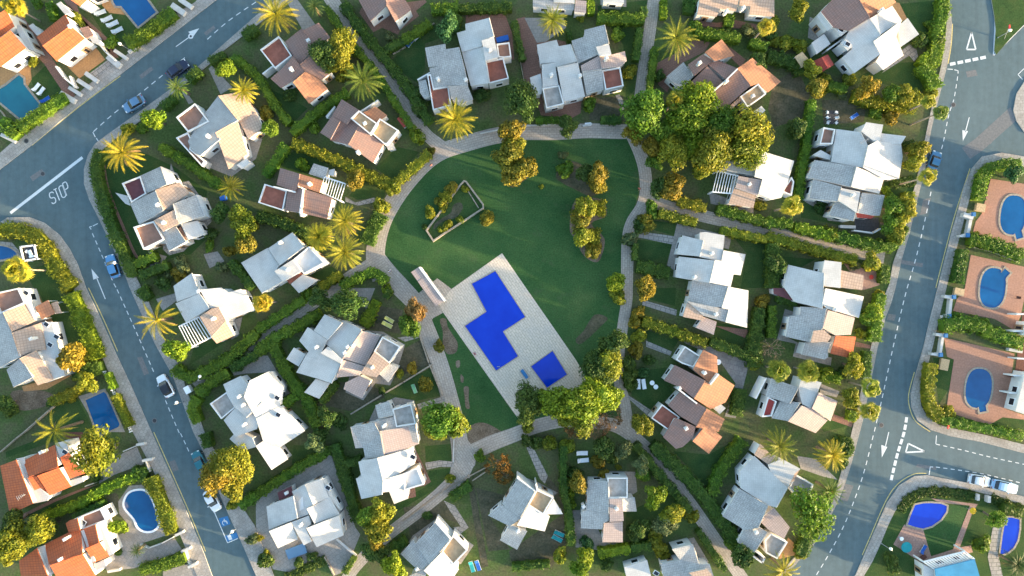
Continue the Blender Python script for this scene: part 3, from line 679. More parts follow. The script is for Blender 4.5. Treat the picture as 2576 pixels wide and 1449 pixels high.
HOUSES = []
exec_data = """
@orange villa with ochre patio|orange-roofed white villa with an ochre front patio beside the north-west road
s O 4.0 5.2 00 370,370 655,145 712,258 430,462
s O 4.0 5.2 00 568,615 850,385 712,258 430,462
f B 2.9 00 800,285 885,262 940,350 868,388
f W 3.2 00 565,40 610,15 715,130 655,145
f W 2.5 00 285,260 330,235 415,330 370,355
f W 2.6 00 905,375 950,365 1015,410 1000,440 930,430
V 1.3 00 560,670 640,780 740,860
V 1.3 00 950,385 1060,520 1150,600
V 1.1 00 700,770 740,870
C 5.4 00 700,260
@orange corner house|white house under steep orange tiles, in the picture's top corner beside a teal pool
s O 4 5.0 00 -90,430 140,262 60,95 -170,250
s O 4 5.2 00 0,672 258,480 105,310 -150,500
f W 3 00 145,262 205,250 350,515 262,482
V 1 00 175,565 230,630
@orange roof by the lawn loungers|white-edged orange roof cut by the top edge, beside a lawn with four loungers
s O 4 5 00 805,62 880,-10 780,-80 700,-10
f W 3 00 880,-10 1010,-60 900,-160 780,-80
V 1 00 810,70 890,110
@brown house under the yellow tree|brown-tiled house with a red square terrace, half shaded by a tall yellow tree
t R 3.4 10 40,500 230,360 360,560 190,690
s B 3.2 4.2 10 370,560 290,420 455,290 600,460 440,650
s B 3.2 4.2 10 750,380 630,228 470,305 592,458
s B 3.0 3.9 10 250,885 145,790 260,690 370,570 490,720 370,812
s TO 3.0 4.2 10 535,1042 722,892 640,800 497,722 372,830
s B 3.1 4.2 10 655,802 762,722 600,522 442,650 495,720
V 2.2 10 70,740 180,655
C 4.8 10 525,405 350,690
@grey and tan house|grey and tan tiled house with an L-shaped pink terrace below the dark blue car
t BR 3.4 00 1770,1180 1960,1038 2103,1222 1888,1328
t BR 3.0 01 1768,-62 1887,-119 1935,-30 1915,50 2060,170 2030,225
s G 3.0 4.2 00 1890,1420 2060,1140 2195,965 2395,1210 2170,1335 2215,1400 2010,1570 1920,1500
s T 3.0 4.2 00 2576,1130 2440,920 2197,963 2396,1213
s T 2.8 4.1 00 2300,1700 2490,1550 2385,1212 2168,1336
f T 3.2 00 2400,1210 2576,1130 2640,1290 2500,1400
f W 2.8 00 2380,1660 2480,1590 2515,1640 2430,1700
C 4.7 00 2085,1365
@brown house with tan roof terraces|brown-tiled house with two walled tan roof terraces beside the north-west footpath
s B 3.0 4.0 10 765,1165 862,998 1038,1108 955,1192 910,1250 850,1215
s B 3.0 4.0 10 645,1335 765,1166 850,1216 750,1400
s B 3.0 4.0 10 740,1410 750,1400 850,1216 910,1250 960,1200 1030,1262 928,1456
s B 3.0 4.0 10 1180,1640 1285,1450 1036,1264 930,1456
t O 4.3 10 950,1190 1035,1110 1220,1240 1150,1355 1035,1260
t O 3.6 10 1215,1235 1245,1190 1435,1310 1320,1449 1290,1449 1160,1340
s TO 2.8 3.2 10 1320,1160 1200,1070 1085,1130 1220,1232
f W 2.4 10 700,1170 790,1065 800,1075 715,1195
f W 2.2 11 1300,0 1370,-20 1400,40 1330,60
V 2.6 10 1055,1120 1225,1010
C 4.4 10 1095,1240
C 4.6 11 1025,80
@brown gabled house at the top|brown gabled house with pale blue end walls at the top edge, on a clay terrace
s B 3 4.6 10 1150,215 1000,-60 1300,-120 1312,55
s B 3 4.6 10 1562,95 1440,-100 1302,-120 1313,55 1402,215
@pale blue and mottled grey house|pale blue flat-roofed house joined to a mottled grey tiled wing with a brown terrace
s W 3.6 4.6 10 2070,520 2020,330 2110,305 2105,240 2345,180 2395,370 2270,405 2275,465
s W 3.2 4.2 10 2160,860 2070,522 2300,466 2310,605 2345,835
f W 4.9 10 2270,405 2395,375 2440,575 2310,608
t R 3.4 10 2310,615 2490,580 2545,790 2345,840
t BR 3.2 10 2420,440 2550,425 2570,570 2500,580 2440,575
s G 3 4 10 1735,670 1700,480 1905,440 1910,495 2040,475 2098,690 1890,662
s G 3 4 10 1790,890 1745,690 1870,657 2098,692 2130,860 1935,860
s G 2.8 3.9 10 2070,1045 2185,1000 2130,862 1937,864 1962,990
t R 3.0 10 1720,750 1760,745 1790,890 1935,864 1965,1060 1780,1110
f G 2.4 10 1635,820 1710,800 1750,970 1690,990 1650,930
V 2.4 10 1630,800 1750,730
C 4.5 10 1830,790 2110,800
C 5.2 10 2355,505
@grey house with a sunlit star|grey and white house with a sunlit star on its roof, east of a date palm
s W 3 3.8 20 285,640 250,450 450,400 470,465 585,445 655,618 440,675 430,625
s G 3.4 4.4 20 660,640 600,410 725,370 730,300 930,250 975,440 845,470 870,545
f W 4.8 20 845,470 975,445 1000,545 880,560
s P 3 4.0 20 1155,610 1135,515 1000,550 880,562 905,690 1085,670
f P 3.8 20 692,660 878,560 905,692 705,718
s W 3 4.2 20 520,1025 735,970 665,632 455,680
s G 3 4 20 750,945 925,900 905,694 707,722
t R 3.3 20 905,705 1090,675 1125,865 940,905
t Y 3.2 20 305,885 475,855 525,1045 345,1090
f W 3.2 20 300,650 430,627 468,850 310,880
f W 2.8 20 180,780 290,740 310,880 295,945 215,955
C 4.6 20 395,750 685,760
C 5.4 20 950,580
@large brown house by the big tree|large brown-tiled house with a grey arched porch, beside the biggest yellow tree
f G 3 20 1555,770 1725,625 1830,765 1700,905
s B 3.2 4.0 20 1770,650 1940,530 2030,610 1975,645 1832,762
s TO 3.4 4.6 20 2240,560 2110,395 1942,525 2040,612
s B 3.2 4.4 20 2032,903 1790,835 1965,665 2120,820
s B 3.2 4.4 20 2275,690 2060,600 1975,648 2145,795
s B 3.0 4.4 20 2125,1110 2040,920 2268,692 2400,862
s TO 3.0 4.4 20 2576,930 2706,820 2420,585 2270,690 2402,865 2480,840
t O 3.4 20 2295,970 2480,840 2560,945 2370,1080
f T 2.8 20 2140,1110 2290,980 2310,1010 2170,1130
f W 2.6 20 2350,1185 2510,1065 2550,1110 2420,1230
C 5.0 20 1890,630 2160,815
C 3.9 20 2425,965
V 4.7 20 2040,905 2150,810 2268,695
@cream house at the top edge|cream-roofed house with two dark chimneys at the top edge, above a shrub border
s T 3.0 3.8 20 2060,165 1865,142 1895,-40 2290,-40 2255,110 2100,80
s T 3.0 3.8 20 2640,165 2390,142 2400,60 2292,50 2300,-60 2640,-60
C 4 20 2330,75 2160,110
@white house with dark skylights|white and brown house with two dark skylights west of the give-way triangle
s B 4 5.2 30 650,270 530,120 700,-60 900,-30 1025,180 815,310
s TO 3.8 5.2 30 1040,180 1290,20 1200,-80 902,-32 1025,178
s W 3.2 4.6 30 870,735 745,580 850,490 780,380 815,312 1020,187 1130,350 1060,420 1130,545
s W 3.4 4.6 30 1345,200 1250,55 1027,185 1132,348
f W 3.3 30 1310,260 1405,180 1520,345 1340,470
s W 3.2 4.6 30 1160,705 1365,555 1290,370 1345,205 1062,420 1132,547 1085,620
s W 3.6 4.2 30 600,310 490,170 528,122 648,272
f W 3.6 30 660,270 735,220 800,310 735,365
f W 3.6 30 730,430 790,385 850,470 800,510
K 3.7 30 735,300 800,445
f W 2.4 30 440,430 565,340 630,440 490,545
V 2 30 600,500 770,380
C 5 30 1150,95
@white house by the STOP corner|white mottled house with maroon and brown terraces, on the STOP corner
s G 3 4 01 1470,495 1410,320 1615,227 1680,408 1565,458
s W 2.9 3.9 01 1770,385 1705,260 1617,225 1682,408
t MAR 3.2 01 1225,395 1410,322 1470,500 1320,590
s G 3 4.2 01 1400,810 1310,600 1562,470 1643,668
s T 3 4.2 01 1900,490 1800,388 1567,460 1645,665 1740,600
s G 3.1 4.2 01 2060,722 1975,510 1742,602 1780,760 1810,802
s W 2.7 3.1 01 2115,745 2020,520 1977,510 2062,720
t BR 3.2 01 1340,835 1545,775 1650,960 1440,1060
f T 4.1 01 1545,770 1745,665 1800,800 1640,880
s G 2.8 3.8 01 1700,1080 1650,960 1610,882 1770,832 1870,985
s W 2.8 3.6 01 2060,900 1990,770 1822,802 1900,960
f BR 3.0 01 1770,860 1820,830 1880,970 1830,990
f W 1.6 01 1160,490 1280,520 1310,620 1260,600
C 4.8 01 1580,610 1640,790
@brown house with striped pergola|brown-tiled house with white roof ribs and a striped pergola, west of the ring path
s B 3.2 4 11 205,410 245,240 440,300 420,430 390,480
t R 3 11 20,590 85,400 310,470 270,670
f TO 3.9 11 412,415 442,300 675,370 640,490
s B 3 4 11 290,670 320,470 390,482 402,425 473,450 438,688
s B 3 4 11 715,755 440,692 477,455 765,545
p 3 11 690,330 900,400 845,570 650,480
f G 2.8 11 530,300 580,195 725,240 690,350
f W 2.4 11 740,260 790,250 780,320 725,310
V 4.0 11 180,430 390,482
V 4.2 11 475,450 440,692
C 4.9 11 535,400
C 2.8 11 460,710
@white house beside the fluffy palms|white house with a square walled roof terrace beside three fluffy palms
s W 3 4 11 120,1050 365,890 485,1035 235,1220
s W 2.9 3.9 11 -150,1195 115,1047 233,1222 190,1290 270,1380 60,1500
t W 4.0 11 370,1165 530,1030 690,1195 480,1310
f W 4.3 11 185,1280 365,1165 455,1280 270,1385
f Rf 2.6 11 310,1375 445,1282 470,1310 340,1410
f W 3 11 350,1410 470,1312 620,1370 430,1500
C 4.4 11 240,990
C 5.0 11 315,1265
@white house with ribbed canopy|white house with a ribbed white canopy and a small chimney, east of a sparse palm
s W 3 4 02 1780,140 1745,-20 1930,-150 2008,52
s W 3 4 02 1870,345 1765,155 2008,54 2108,205
s W 3.2 4.2 02 2280,330 2545,222 2420,10 2300,45 2230,0 2012,20 2110,205 2200,190
f T 4.1 02 2010,290 2130,207 2200,192 2275,332 2130,490
s T 2.9 3.9 02 2180,560 2350,480 2272,336 2122,490
p 3.0 02 1800,385 2000,292 2128,495 1910,600
C 5.0 02 2140,310
C 4.3 02 1995,30
@stepped house west of the shared pool|many-stepped white and pink-grey tiled house, second plot west of the shared pool
s W 3 3.8 12 580,430 690,265 870,350 722,520
s W 3 4.2 12 700,560 872,322 1060,417 870,720
s W 2.8 3.4 12 435,530 520,395 720,522 700,562 650,657 612,720 500,680 530,640
f W 2.8 12 305,715 380,600 500,670 430,790
s W 3.2 4 12 405,850 500,680 612,720 650,658 850,762 760,960 610,910
f W 4.4 12 650,655 720,590 870,722 850,760
f W 2.8 12 485,1050 600,915 740,960 635,1115
s P 3 4.4 12 1100,780 1250,480 1065,432 872,710
s P 3.2 4.2 12 1040,880 1095,790 873,720 810,900
s P 2.8 3.4 12 1065,1110 1150,940 1040,882 905,950 885,1020
t Y 3.9 12 1185,640 1270,490 1455,590 1340,760
f T 4.3 12 1050,860 1190,642 1335,757 1210,900
f G 3.2 12 1235,860 1340,762 1430,800 1330,950
C 4.7 12 605,595 920,590 975,580 890,650 1170,800
@white house with grey square terrace|white stepped house with a small grey square roof terrace beside the west road
s W 3 4 02 2245,970 2420,885 2640,1150 2480,1300 2350,1190 2280,1050
t Y 3 02 2110,1165 2280,1045 2370,1200 2225,1320
s W 3 3.9 02 2250,1330 2370,1202 2640,1270 2580,1420 2370,1500
s W 3.2 4.4 12 240,1185 262,1000 120,842 -60,930 -120,1100 0,1310
s W 2.8 3.2 12 275,1000 152,840 122,840 262,1003
s W 3.2 4.4 12 490,1440 330,1280 242,1184 0,1313 70,1540 240,1605
s W 2.8 3.8 13 320,275 238,160 66,93 0,140 160,380
s W 2.8 3.8 03 2310,70 2390,-20 2540,60 2576,150 2440,190
C 4.8 02 2400,1095 2440,1180 2450,1380
K 3.6 12 215,1105 225,1275
@grey and white house on the curved walk|grey mottled house with a white lower wing, beside a curved stone garden walk
s G 3 3.8 12 1200,1180 1340,1140 1390,1280 1230,1310
t Y 3.6 12 1370,1220 1560,1170 1610,1370 1410,1400
f G 3.3 12 1165,1350 1390,1292 1410,1400 1600,1372 1640,1560 1250,1500
s G 3 4 13 1100,270 1080,160 1000,165 950,-50 1190,-90 1250,20 1290,250
s P 3.2 4 13 1640,120 1590,-60 1252,-10 1290,230 1450,190
s W 3.4 4.4 13 1060,675 1005,470 1060,450 1030,300 1220,262 1278,490 1268,630
s W 3.4 4.4 13 1600,320 1570,160 1222,260 1277,480 1360,470
t W 3.7 13 1480,420 1620,360 1690,530 1490,590
s W 3.2 4.2 13 1390,725 1530,670 1530,592 1478,422 1232,490 1262,610 1340,602
C 4.8 12 1285,1390
K 3.8 13 1580,250
@white house on the paved plot|white hip-roofed house with a small maroon terrace, alone on a paved plot
s W 3 4 13 130,980 105,750 375,645 418,868
s W 3 4 13 385,660 362,600 490,532 573,733 512,768 530,828 420,870
s W 3.2 4.2 13 735,658 662,470 492,530 577,733
s W 2.8 3.2 13 850,800 690,470 664,460 742,660
s W 3.2 4.2 13 840,830 742,655 580,738 512,770 590,920
s W 3 4.2 13 610,1160 880,1040 832,842 507,970
s W 3 4 13 220,1170 420,1080 350,912 132,1000
f W 3.6 13 352,910 530,842 555,930 500,970 560,1100 480,1140
f MAR 2.4 13 215,610 355,545 370,630 235,690
C 4.7 13 445,940
C 3.0 13 305,615
K 3.2 13 725,560
@blue-grey house with ochre terrace|pale tiled house with an ochre walled roof terrace, south of the stone steps
s G 3 4 13 1600,1125 1810,910 1950,1090 1742,1330
s G 2.8 3.8 13 1455,1230 1580,1090 1740,1332 1640,1400
f G 3 13 1540,1449 1640,1402 1740,1350 1690,1500
t OCH 3.6 13 1865,1210 1985,1040 2130,1190 1985,1340
s W 3.2 4.2 13 1990,1460 2040,1385 1862,1217 1690,1395 1800,1500
V 3.9 13 1810,910 1960,1080
C 4 13 1620,1380
@house with the triangular sail|pale tiled house with an ochre terrace beside a triangular shade sail
s G 3 4.2 23 -100,720 60,470 230,600 85,858 -70,760
s G 3 4 23 -240,840 -110,730 88,860 -20,950
s G 2.8 4 23 -120,1090 50,1185 152,1000 -20,932
t OCH 3.8 23 160,740 250,580 420,660 315,835
s W 3.2 4.2 23 330,1000 380,850 162,745 52,940
V 3.9 23 55,462 230,592
V 4.0 23 240,530 255,590
C 4.5 23 60,1000
@square grey house among shrubs|square grey-tiled house with a pale walled terrace among dark shrubs
s G 3 4 23 745,790 770,490 968,500 973,820
s G 2.9 3.9 23 695,970 700,810 745,792 973,822 973,890 920,920 910,980
t Y 3.8 23 960,460 1165,460 1165,665 975,670
s G 3 3.9 23 1255,800 1235,660 1112,670 1112,800
f P 4 23 980,672 1110,672 1125,895 985,905
s P 2.9 3.6 23 910,1110 1115,1110 1115,902 925,920
C 4.8 23 1055,775
C 3 23 720,750
@turquoise house at the bottom edge|bluish white-tiled house with a cream corner at the bottom edge, near the south path
f W 2.8 23 1130,1360 1360,1290 1400,1449 1160,1500
s G 3 4 23 1500,1330 1690,1290 1610,1180 1820,1130 1850,1200 1880,1330 1990,1330 2040,1480 1540,1500
f T 4.2 23 1780,1420 1960,1380 2040,1480 1900,1520
K 2.9 23 1450,1420
@long house beside the round tree|long white and grey-tiled house stretched beside the round-crowned tree by the south-east road
f T 3.4 23 2440,230 2500,120 2650,270 2900,370 2830,500
s W 3 4 23 2300,565 2290,400 2440,242 2774,560 2660,760 2570,738
s G 3 4 23 2120,850 2290,570 2574,742 2480,960 2350,990
f W 3.6 33 0,330 140,270 328,372 270,418 200,568 60,480
t Y 3.2 33 215,560 275,430 460,530 420,640 330,680
f P 3.2 33 -20,830 60,760 220,960 160,1080 0,980 -80,900
s G 2.8 3.6 23 2270,1110 2360,940 2400,900 2570,1010 2430,1225
t Y 2.8 33 -30,1090 30,1022 200,1110 95,1280 -20,1220
V 2.4 23 2410,1240 2520,1320 2545,1270 2440,1190 2410,1240
C 4.4 23 2460,1010
@terracotta house on the grey terrace|terracotta-tiled house with a walled red terrace, on a worn grey stone yard
t Y 3.4 22 1650,720 1740,585 1905,690 1830,800 1710,760
s TO 3.2 4 22 2070,850 2065,690 1925,622 1822,820 1990,960
s B 3.2 4.4 22 1530,930 1640,775 1943,930 1830,1110 1690,1000
s TO 3.2 4.4 22 2150,1150 2240,980 2075,867 2000,968 1945,937 1835,1112 2000,1220
t R 3 22 1400,1310 1510,1170 1690,1300 1600,1449
s B 3.2 4.2 22 1570,1180 1690,1042 1958,1210 1860,1390 1692,1290
s TO 3.2 4.2 22 2080,1449 2140,1320 1960,1212 1852,1400
s B 2.9 4 23 1650,170 1520,50 1640,-140 1848,-50 1820,60 1720,150
s TO 2.9 3.8 23 1980,220 2115,50 1960,-80 1817,93
f W 2.6 22 2035,1215 2085,1155 2150,1210 2090,1270
C 5.0 22 1940,855
C 4.6 22 1685,1010 1755,1415
V 4.3 22 1692,1032 1858,1160
V 4.5 22 2000,968 2078,870
@white house with red corner terrace|white-tiled house with a bright red corner terrace, south of two dark palms
s G 3 4 32 -20,1090 40,910 308,1000 220,1165
t RED 3 32 -60,1300 0,1095 90,1140 40,1290
s G 3 4 32 40,1310 130,1142 325,1152 200,1340
f W 3.8 32 310,1002 340,900 540,950 490,1080 430,1210 345,1170
s P 3.2 4.2 32 630,1340 700,1140 512,1050 442,1212 500,1250
s P 3 4 32 480,1460 600,1332 440,1214 342,1182 202,1343
V 3.2 32 -120,1110 -20,912
@white house with orange annex|white house with a grey tiled corner and a small orange annex, on the east road
s W 3 4.2 31 160,1440 205,1215 565,1300 545,1655 275,1590
f W 4 31 570,1170 740,1190 730,1449 580,1430 522,1400
f T 3.8 31 738,1270 965,1320 950,1470 737,1440
s W 3 4.2 32 915,300 965,85 580,2 547,160 600,208
s G 3 4 32 180,490 215,290 320,270 330,187 588,205 545,408 430,548
s P 3 4 32 835,470 875,300 602,222 550,402 680,478
f T 4.3 32 430,550 460,430 560,422 640,490 600,540
s G 2.8 3.8 32 335,670 375,547 640,542 600,620 600,700 570,720
s O 2.8 3.4 32 845,710 885,490 682,482 630,660
f MAR 2.4 32 55,0 190,0 250,130 60,60
C 4.7 32 685,215
@blue and cream house by the east walk|half blue, half cream stepped house south of the east footpath
s W 3.2 4 21 1660,1110 1715,920 1925,970 1890,1130
f W 3.8 21 1890,890 1950,885 2140,920 2112,1182 1885,1136
s W 3 4.2 21 1650,1340 1680,1132 2040,1172 1988,1398
s W 3.2 4.2 21 2300,1320 2350,1110 2130,1070 2110,1180 2042,1172 1990,1392 2200,1440 2230,1310
s G 2.9 4 22 1760,180 1815,-80 2000,-52 2175,-12 2110,195
s W 3 4 22 2365,400 2380,25 2175,-14 2112,197 2180,212 2150,345
f G 3.6 22 1760,130 1940,172 2178,217 2145,340 1930,280
f T 3.4 22 1720,290 1760,152 1930,192 1920,330
f P 2.9 22 1850,400 1930,290 2060,340 2030,470
C 4.7 21 2015,1100 1840,1340
C 4.4 22 2055,265
@cream house below the big tree|cream-white house with a slatted pergola, just below the biggest yellow tree
f G 3.4 21 2150,170 2420,170 2500,62 2520,340 2130,260
s W 3.2 4.2 21 2770,400 2840,170 2640,110 2482,60 2442,330 2520,352 2480,500 2620,560 2710,540
p 2.9 21 2070,270 2280,320 2240,500 2020,480
f P 3.6 21 2280,322 2510,360 2470,520 2250,440
f T 3 21 2180,600 2240,430 2460,502 2430,640
t R 2.8 31 140,480 240,330 265,380 240,520
C 4 21 2390,405
@largest white house on the east road|largest white-roofed house, beside the parked blue car on the east road
t BR 3.4 30 520,1449 560,1280 680,1300 650,1449
s W 3.2 4.2 31 640,180 690,-150 930,-120 1003,20 953,235 890,228
f W 4 30 940,1320 990,1230 1160,1255 1130,1400 1100,1449
f W 3.6 30 1130,1340 1390,1370 1340,1449 1100,1449
s W 3.2 4.4 31 1320,350 1355,130 1340,0 1100,-30 1007,20 957,235 1165,348
s W 3.2 4.4 31 1120,500 1170,342 892,230 837,430
s G 3 4.2 31 400,340 470,160 888,227 833,433 455,348
s G 3 4.0 31 415,550 457,352 738,430 700,580
f W 3.8 31 722,440 930,480 890,690 702,560
s G 2.9 3.8 31 615,720 690,562 900,602 860,775
s G 3 3.8 31 1125,720 1175,515 950,490 897,690 1060,720
f RED 2.6 31 890,692 950,702 1080,722 1040,750 900,740
f W 2.6 31 450,110 530,60 640,120 620,160
V 1 31 870,870 1060,895 1130,855
C 4.7 31 860,510
A 5.6 30 975,1420
@cream tiled house with orange canopy|cream and grey tiled house with an orange timber canopy at the left edge
s G 3 4.2 02 -60,830 -150,300 38,242 208,690
s G 3 4 02 135,1000 65,822 208,700 330,900
s T 3.2 4.2 02 360,330 250,165 32,245 120,438
s T 3.2 4.2 02 460,620 410,350 120,447 200,690 310,640
s T 3 4.2 02 380,980 540,920 362,632 197,711
t BR 3.8 02 -100,60 180,0 250,150 0,260
f W 3.2 02 180,0 240,0 340,300 350,330 260,170
f W 2.9 02 655,880 520,340 412,345 470,600 380,642 540,920
K 3.2 02 265,50
K 3.0 02 470,365 505,570 570,490
C 4.8 02 310,510
@orange house by the fluffy round tree|orange-tiled white house with a square white chimney block beside a fluffy round tree
s O 3.2 4.6 03 100,830 0,340 160,280 330,720
s O 3.2 4.6 03 230,290 550,130 582,350 292,450
s O 3.2 4.6 03 500,640 715,550 590,362 375,442
s O 3.2 4.2 03 370,630 460,595 373,442 282,465
s O 2.8 3.8 03 700,470 850,420 690,212 607,260
f W 3.4 03 160,270 240,255 280,450 500,650 480,690 340,720
f W 3.6 03 555,110 660,95 700,210 600,255
f W 2.8 03 700,490 830,450 840,500 720,550
K 3.7 03 655,200
A 5.6 03 205,650
C 5 03 410,205
@orange house by the kidney pool|orange-tiled house with brown roof terrace beside the kidney-shaped pool
s O 3.4 4.8 03 690,1010 660,920 700,890 780,870 808,988
s O 3.4 4.8 03 450,1130 690,1012 808,990 830,1228 490,1330
s O 3.4 4.4 03 855,1170 812,987 958,932 998,1110
s O 3.2 4.4 03 945,1315 1095,1250 1000,1112 860,1175
s O 3.2 4.8 03 650,1600 960,1449 830,1232 500,1342
s O 3.2 4.6 03 210,1449 190,1300 368,1170 480,1449
f W 3.6 03 370,1165 448,1140 520,1449 482,1449
f W 3.6 03 812,995 842,985 958,1300 930,1310
f W 3.2 03 962,930 1010,920 1140,1230 1100,1250
t BR 3.4 03 785,860 1010,770 1070,890 830,980
K 3.4 03 840,910
f W 2.8 03 940,1330 1050,1290 1070,1350 970,1400
C 5.1 03 650,1080 600,1285
@blue glass-roofed house|blue glass-roofed house with a white slatted front at the bottom edge
f glassroof 3.4 33 1680,1380 2080,1280 2150,1520 1700,1520
p 3.1 33 1570,1310 1990,1205 2078,1276 1672,1378
f W 2.8 33 1560,1330 1665,1385 1690,1520 1570,1520
@small white house at the top edge|white flat roof with a grey lean-to, cut by the top edge above a palm
f W 3 20 420,-40 630,-40 630,30 420,20
f G 2.6 20 210,0 418,0 420,22 630,32 620,100 210,70
f P 2.8 20 640,0 750,10 745,130 625,120
@tiny white roof at the top edge|small white roof cut by the top edge, west of the north footpath
f W 3 20 920,-40 1130,-40 1125,35 920,20
@row house at the right edge|white row house with brown tiled porches and cream beams at the right edge
f W 3 32 2490,1240 2560,960 2590,840 2760,860 2640,1290
f W 3 32 2590,480 2620,330 2760,360 2740,520
V 2.4 32 2510,265 2600,262
V 2.4 32 2480,435 2600,430
V 2.4 32 2515,710 2610,715
V 2.4 32 2470,880 2580,885
V 2.4 32 2430,1055 2540,1060
"""
for blk in exec_data.strip().split('@')[1:]:
    head, body = blk.split('\n', 1); ref, lab = head.split('|'); house(ref, lab, body)
# ------------------------------------------------------------------ plants
AUTO = []          # (object, look, pixel position) - labelled at the end from the landmarks near them
nr = np.random.default_rng(11)

def quads_mesh(name, C, Nn, U, sx, sy, mats, extra=None, fold=True):
    """leaf-sized quads: centres C, normals Nn, long axes U, half sizes sx, sy"""
    U = U - (U * Nn).sum(1, keepdims=True) * Nn; U /= np.linalg.norm(U, axis=1, keepdims=True) + 1e-9
    V = np.cross(Nn, U); n = len(C)
    A = np.stack([C - U * sx - V * sy, C + U * sx - V * sy * .7, C + U * sx + V * sy * .7, C - U * sx + V * sy], 1).reshape(-1, 3)
    me = bpy.data.meshes.new(name); ev = np.array(extra.v, dtype=float).reshape(-1, 3) if extra else np.zeros((0, 3))
    nv = len(A) + len(ev); me.vertices.add(nv); me.vertices.foreach_set("co", np.concatenate([A, ev]).ravel())
    loops = list(range(len(A))); starts = list(range(0, len(A), 4)); tot = [4] * n; mi = [0] * n
    if extra:
        for f, m in zip(extra.f, extra.m): starts.append(len(loops)); tot.append(len(f)); loops += [len(A) + i for i in f]; mi.append(m)
    me.loops.add(len(loops)); me.loops.foreach_set("vertex_index", np.array(loops, dtype=np.int32))
    me.polygons.add(len(starts)); me.polygons.foreach_set("loop_start", np.array(starts, dtype=np.int32))
    me.polygons.foreach_set("material_index", np.array(mi, dtype=np.int32))
    for mt in mats: me.materials.append(mt)
    me.update(calc_edges=True); me.validate(); return me

def rnd_dirs(n, up=0.0):
    d = nr.normal(size=(n, 3)); d[:, 2] += up; return d / np.linalg.norm(d, axis=1, keepdims=True)

def crown_mesh(name, nl, per, leaf, flat=.8, lump=(.30, .46), seed=0, spread=.62):
    """crown of unit radius made of leaf clumps scattered through its volume"""
    C = []; Nn = []
    for i in range(nl):
        d = rnd_dirs(1, .35)[0]; r = spread * (nr.random() ** .45); c = d * r; c[2] *= flat
        R = nr.uniform(*lump); n = int(per * (R / .38) ** 2)
        dd = rnd_dirs(n, .25); rad = R * nr.uniform(.72, 1.12, size=(n, 1))
        C.append(c + dd * rad * np.array([1, 1, .85])); Nn.append(dd + nr.normal(scale=.45, size=(n, 3)))
    C = np.concatenate(C); Nn = np.concatenate(Nn); Nn /= np.linalg.norm(Nn, axis=1, keepdims=True)
    s = leaf * nr.uniform(.7, 1.35, size=(len(C), 1))
    return quads_mesh(name, C, Nn, rnd_dirs(len(C)), s, s * nr.uniform(.5, .9, size=(len(C), 1)), [M('leaf')])

CROWN_BIG = [crown_mesh('tree_crown', 44, 190, .042, .75, (.2, .42), spread=.74) for _ in range(4)]
CROWN_MID = [crown_mesh('tree_crown', 26, 150, .062, .8, (.22, .44), spread=.72) for _ in range(5)]
CROWN_SM = [crown_mesh('shrub_leaves', 14, 85, .10, .75, (.24, .5), spread=.7) for _ in range(5)]
CROWN_BALL = [crown_mesh('tree_crown', 70, 130, .04, .85, (.16, .26), spread=.80) for _ in range(2)]
CROWN_FEATH = [crown_mesh('tree_crown', 50, 130, .042, .8, (.14, .28), spread=.82) for _ in range(2)]

def trunk_mesh(name, h, r, limbs=4, lean=0.0, mat='bark'):
    b = MB(); p0 = Vector((0, 0, 0)); n = 5; pts = [Vector((math.sin(i * 1.3) * .05 * h * lean, math.cos(i * 1.7) * .05 * h * lean, h * i / n)) for i in range(n + 1)]
    for i in range(n): b.tube(pts[i], pts[i + 1], r * (1 - .5 * i / n), r * (1 - .5 * (i + 1) / n), 8, cap=False)
    for k in range(limbs):
        a = k * 2 * math.pi / max(1, limbs) + .4; s = pts[3 + k % 2]; e = s + Vector((math.cos(a) * h * .35, math.sin(a) * h * .35, h * .35)); m = s.lerp(e, .5) + Vector((0, 0, -.03 * h))
        b.tube(s, m, r * .4, r * .28, 6, cap=False); b.tube(m, e, r * .28, r * .1, 6)
    return b.mesh(name, [M(mat)])
TRUNK = trunk_mesh('tree_trunk', 1.0, .065, 5, 1.0)
COLS = {'g': (.115, .205, .022), 'd': (.068, .122, .026), 'y': (.200, .218, .020), 'o': (.215, .180, .022), 't': (.055, .140, .050), 'l': (.175, .255, .018), 'r': (.20, .125, .045), 's': (.125, .160, .07)}  # y: golden backlight on olive leaves, put into the base colour
LOOKC = {'g': 'green', 'd': 'dark green', 'y': 'yellow-green', 'o': 'amber-tinged', 't': 'bluish green', 'l': 'bright lime green', 'r': 'reddish', 's': 'grey-green'}

def obj_of(name, me, parent=None): o = bpy.data.objects.new(name, me); COL.objects.link(o); o.parent = parent; return o
def vary(c, v=.15): k = 1 + rng.uniform(-v, v); return (c[0] * k * (1 + rng.uniform(-.08, .08)), c[1] * k, c[2] * k, 1)

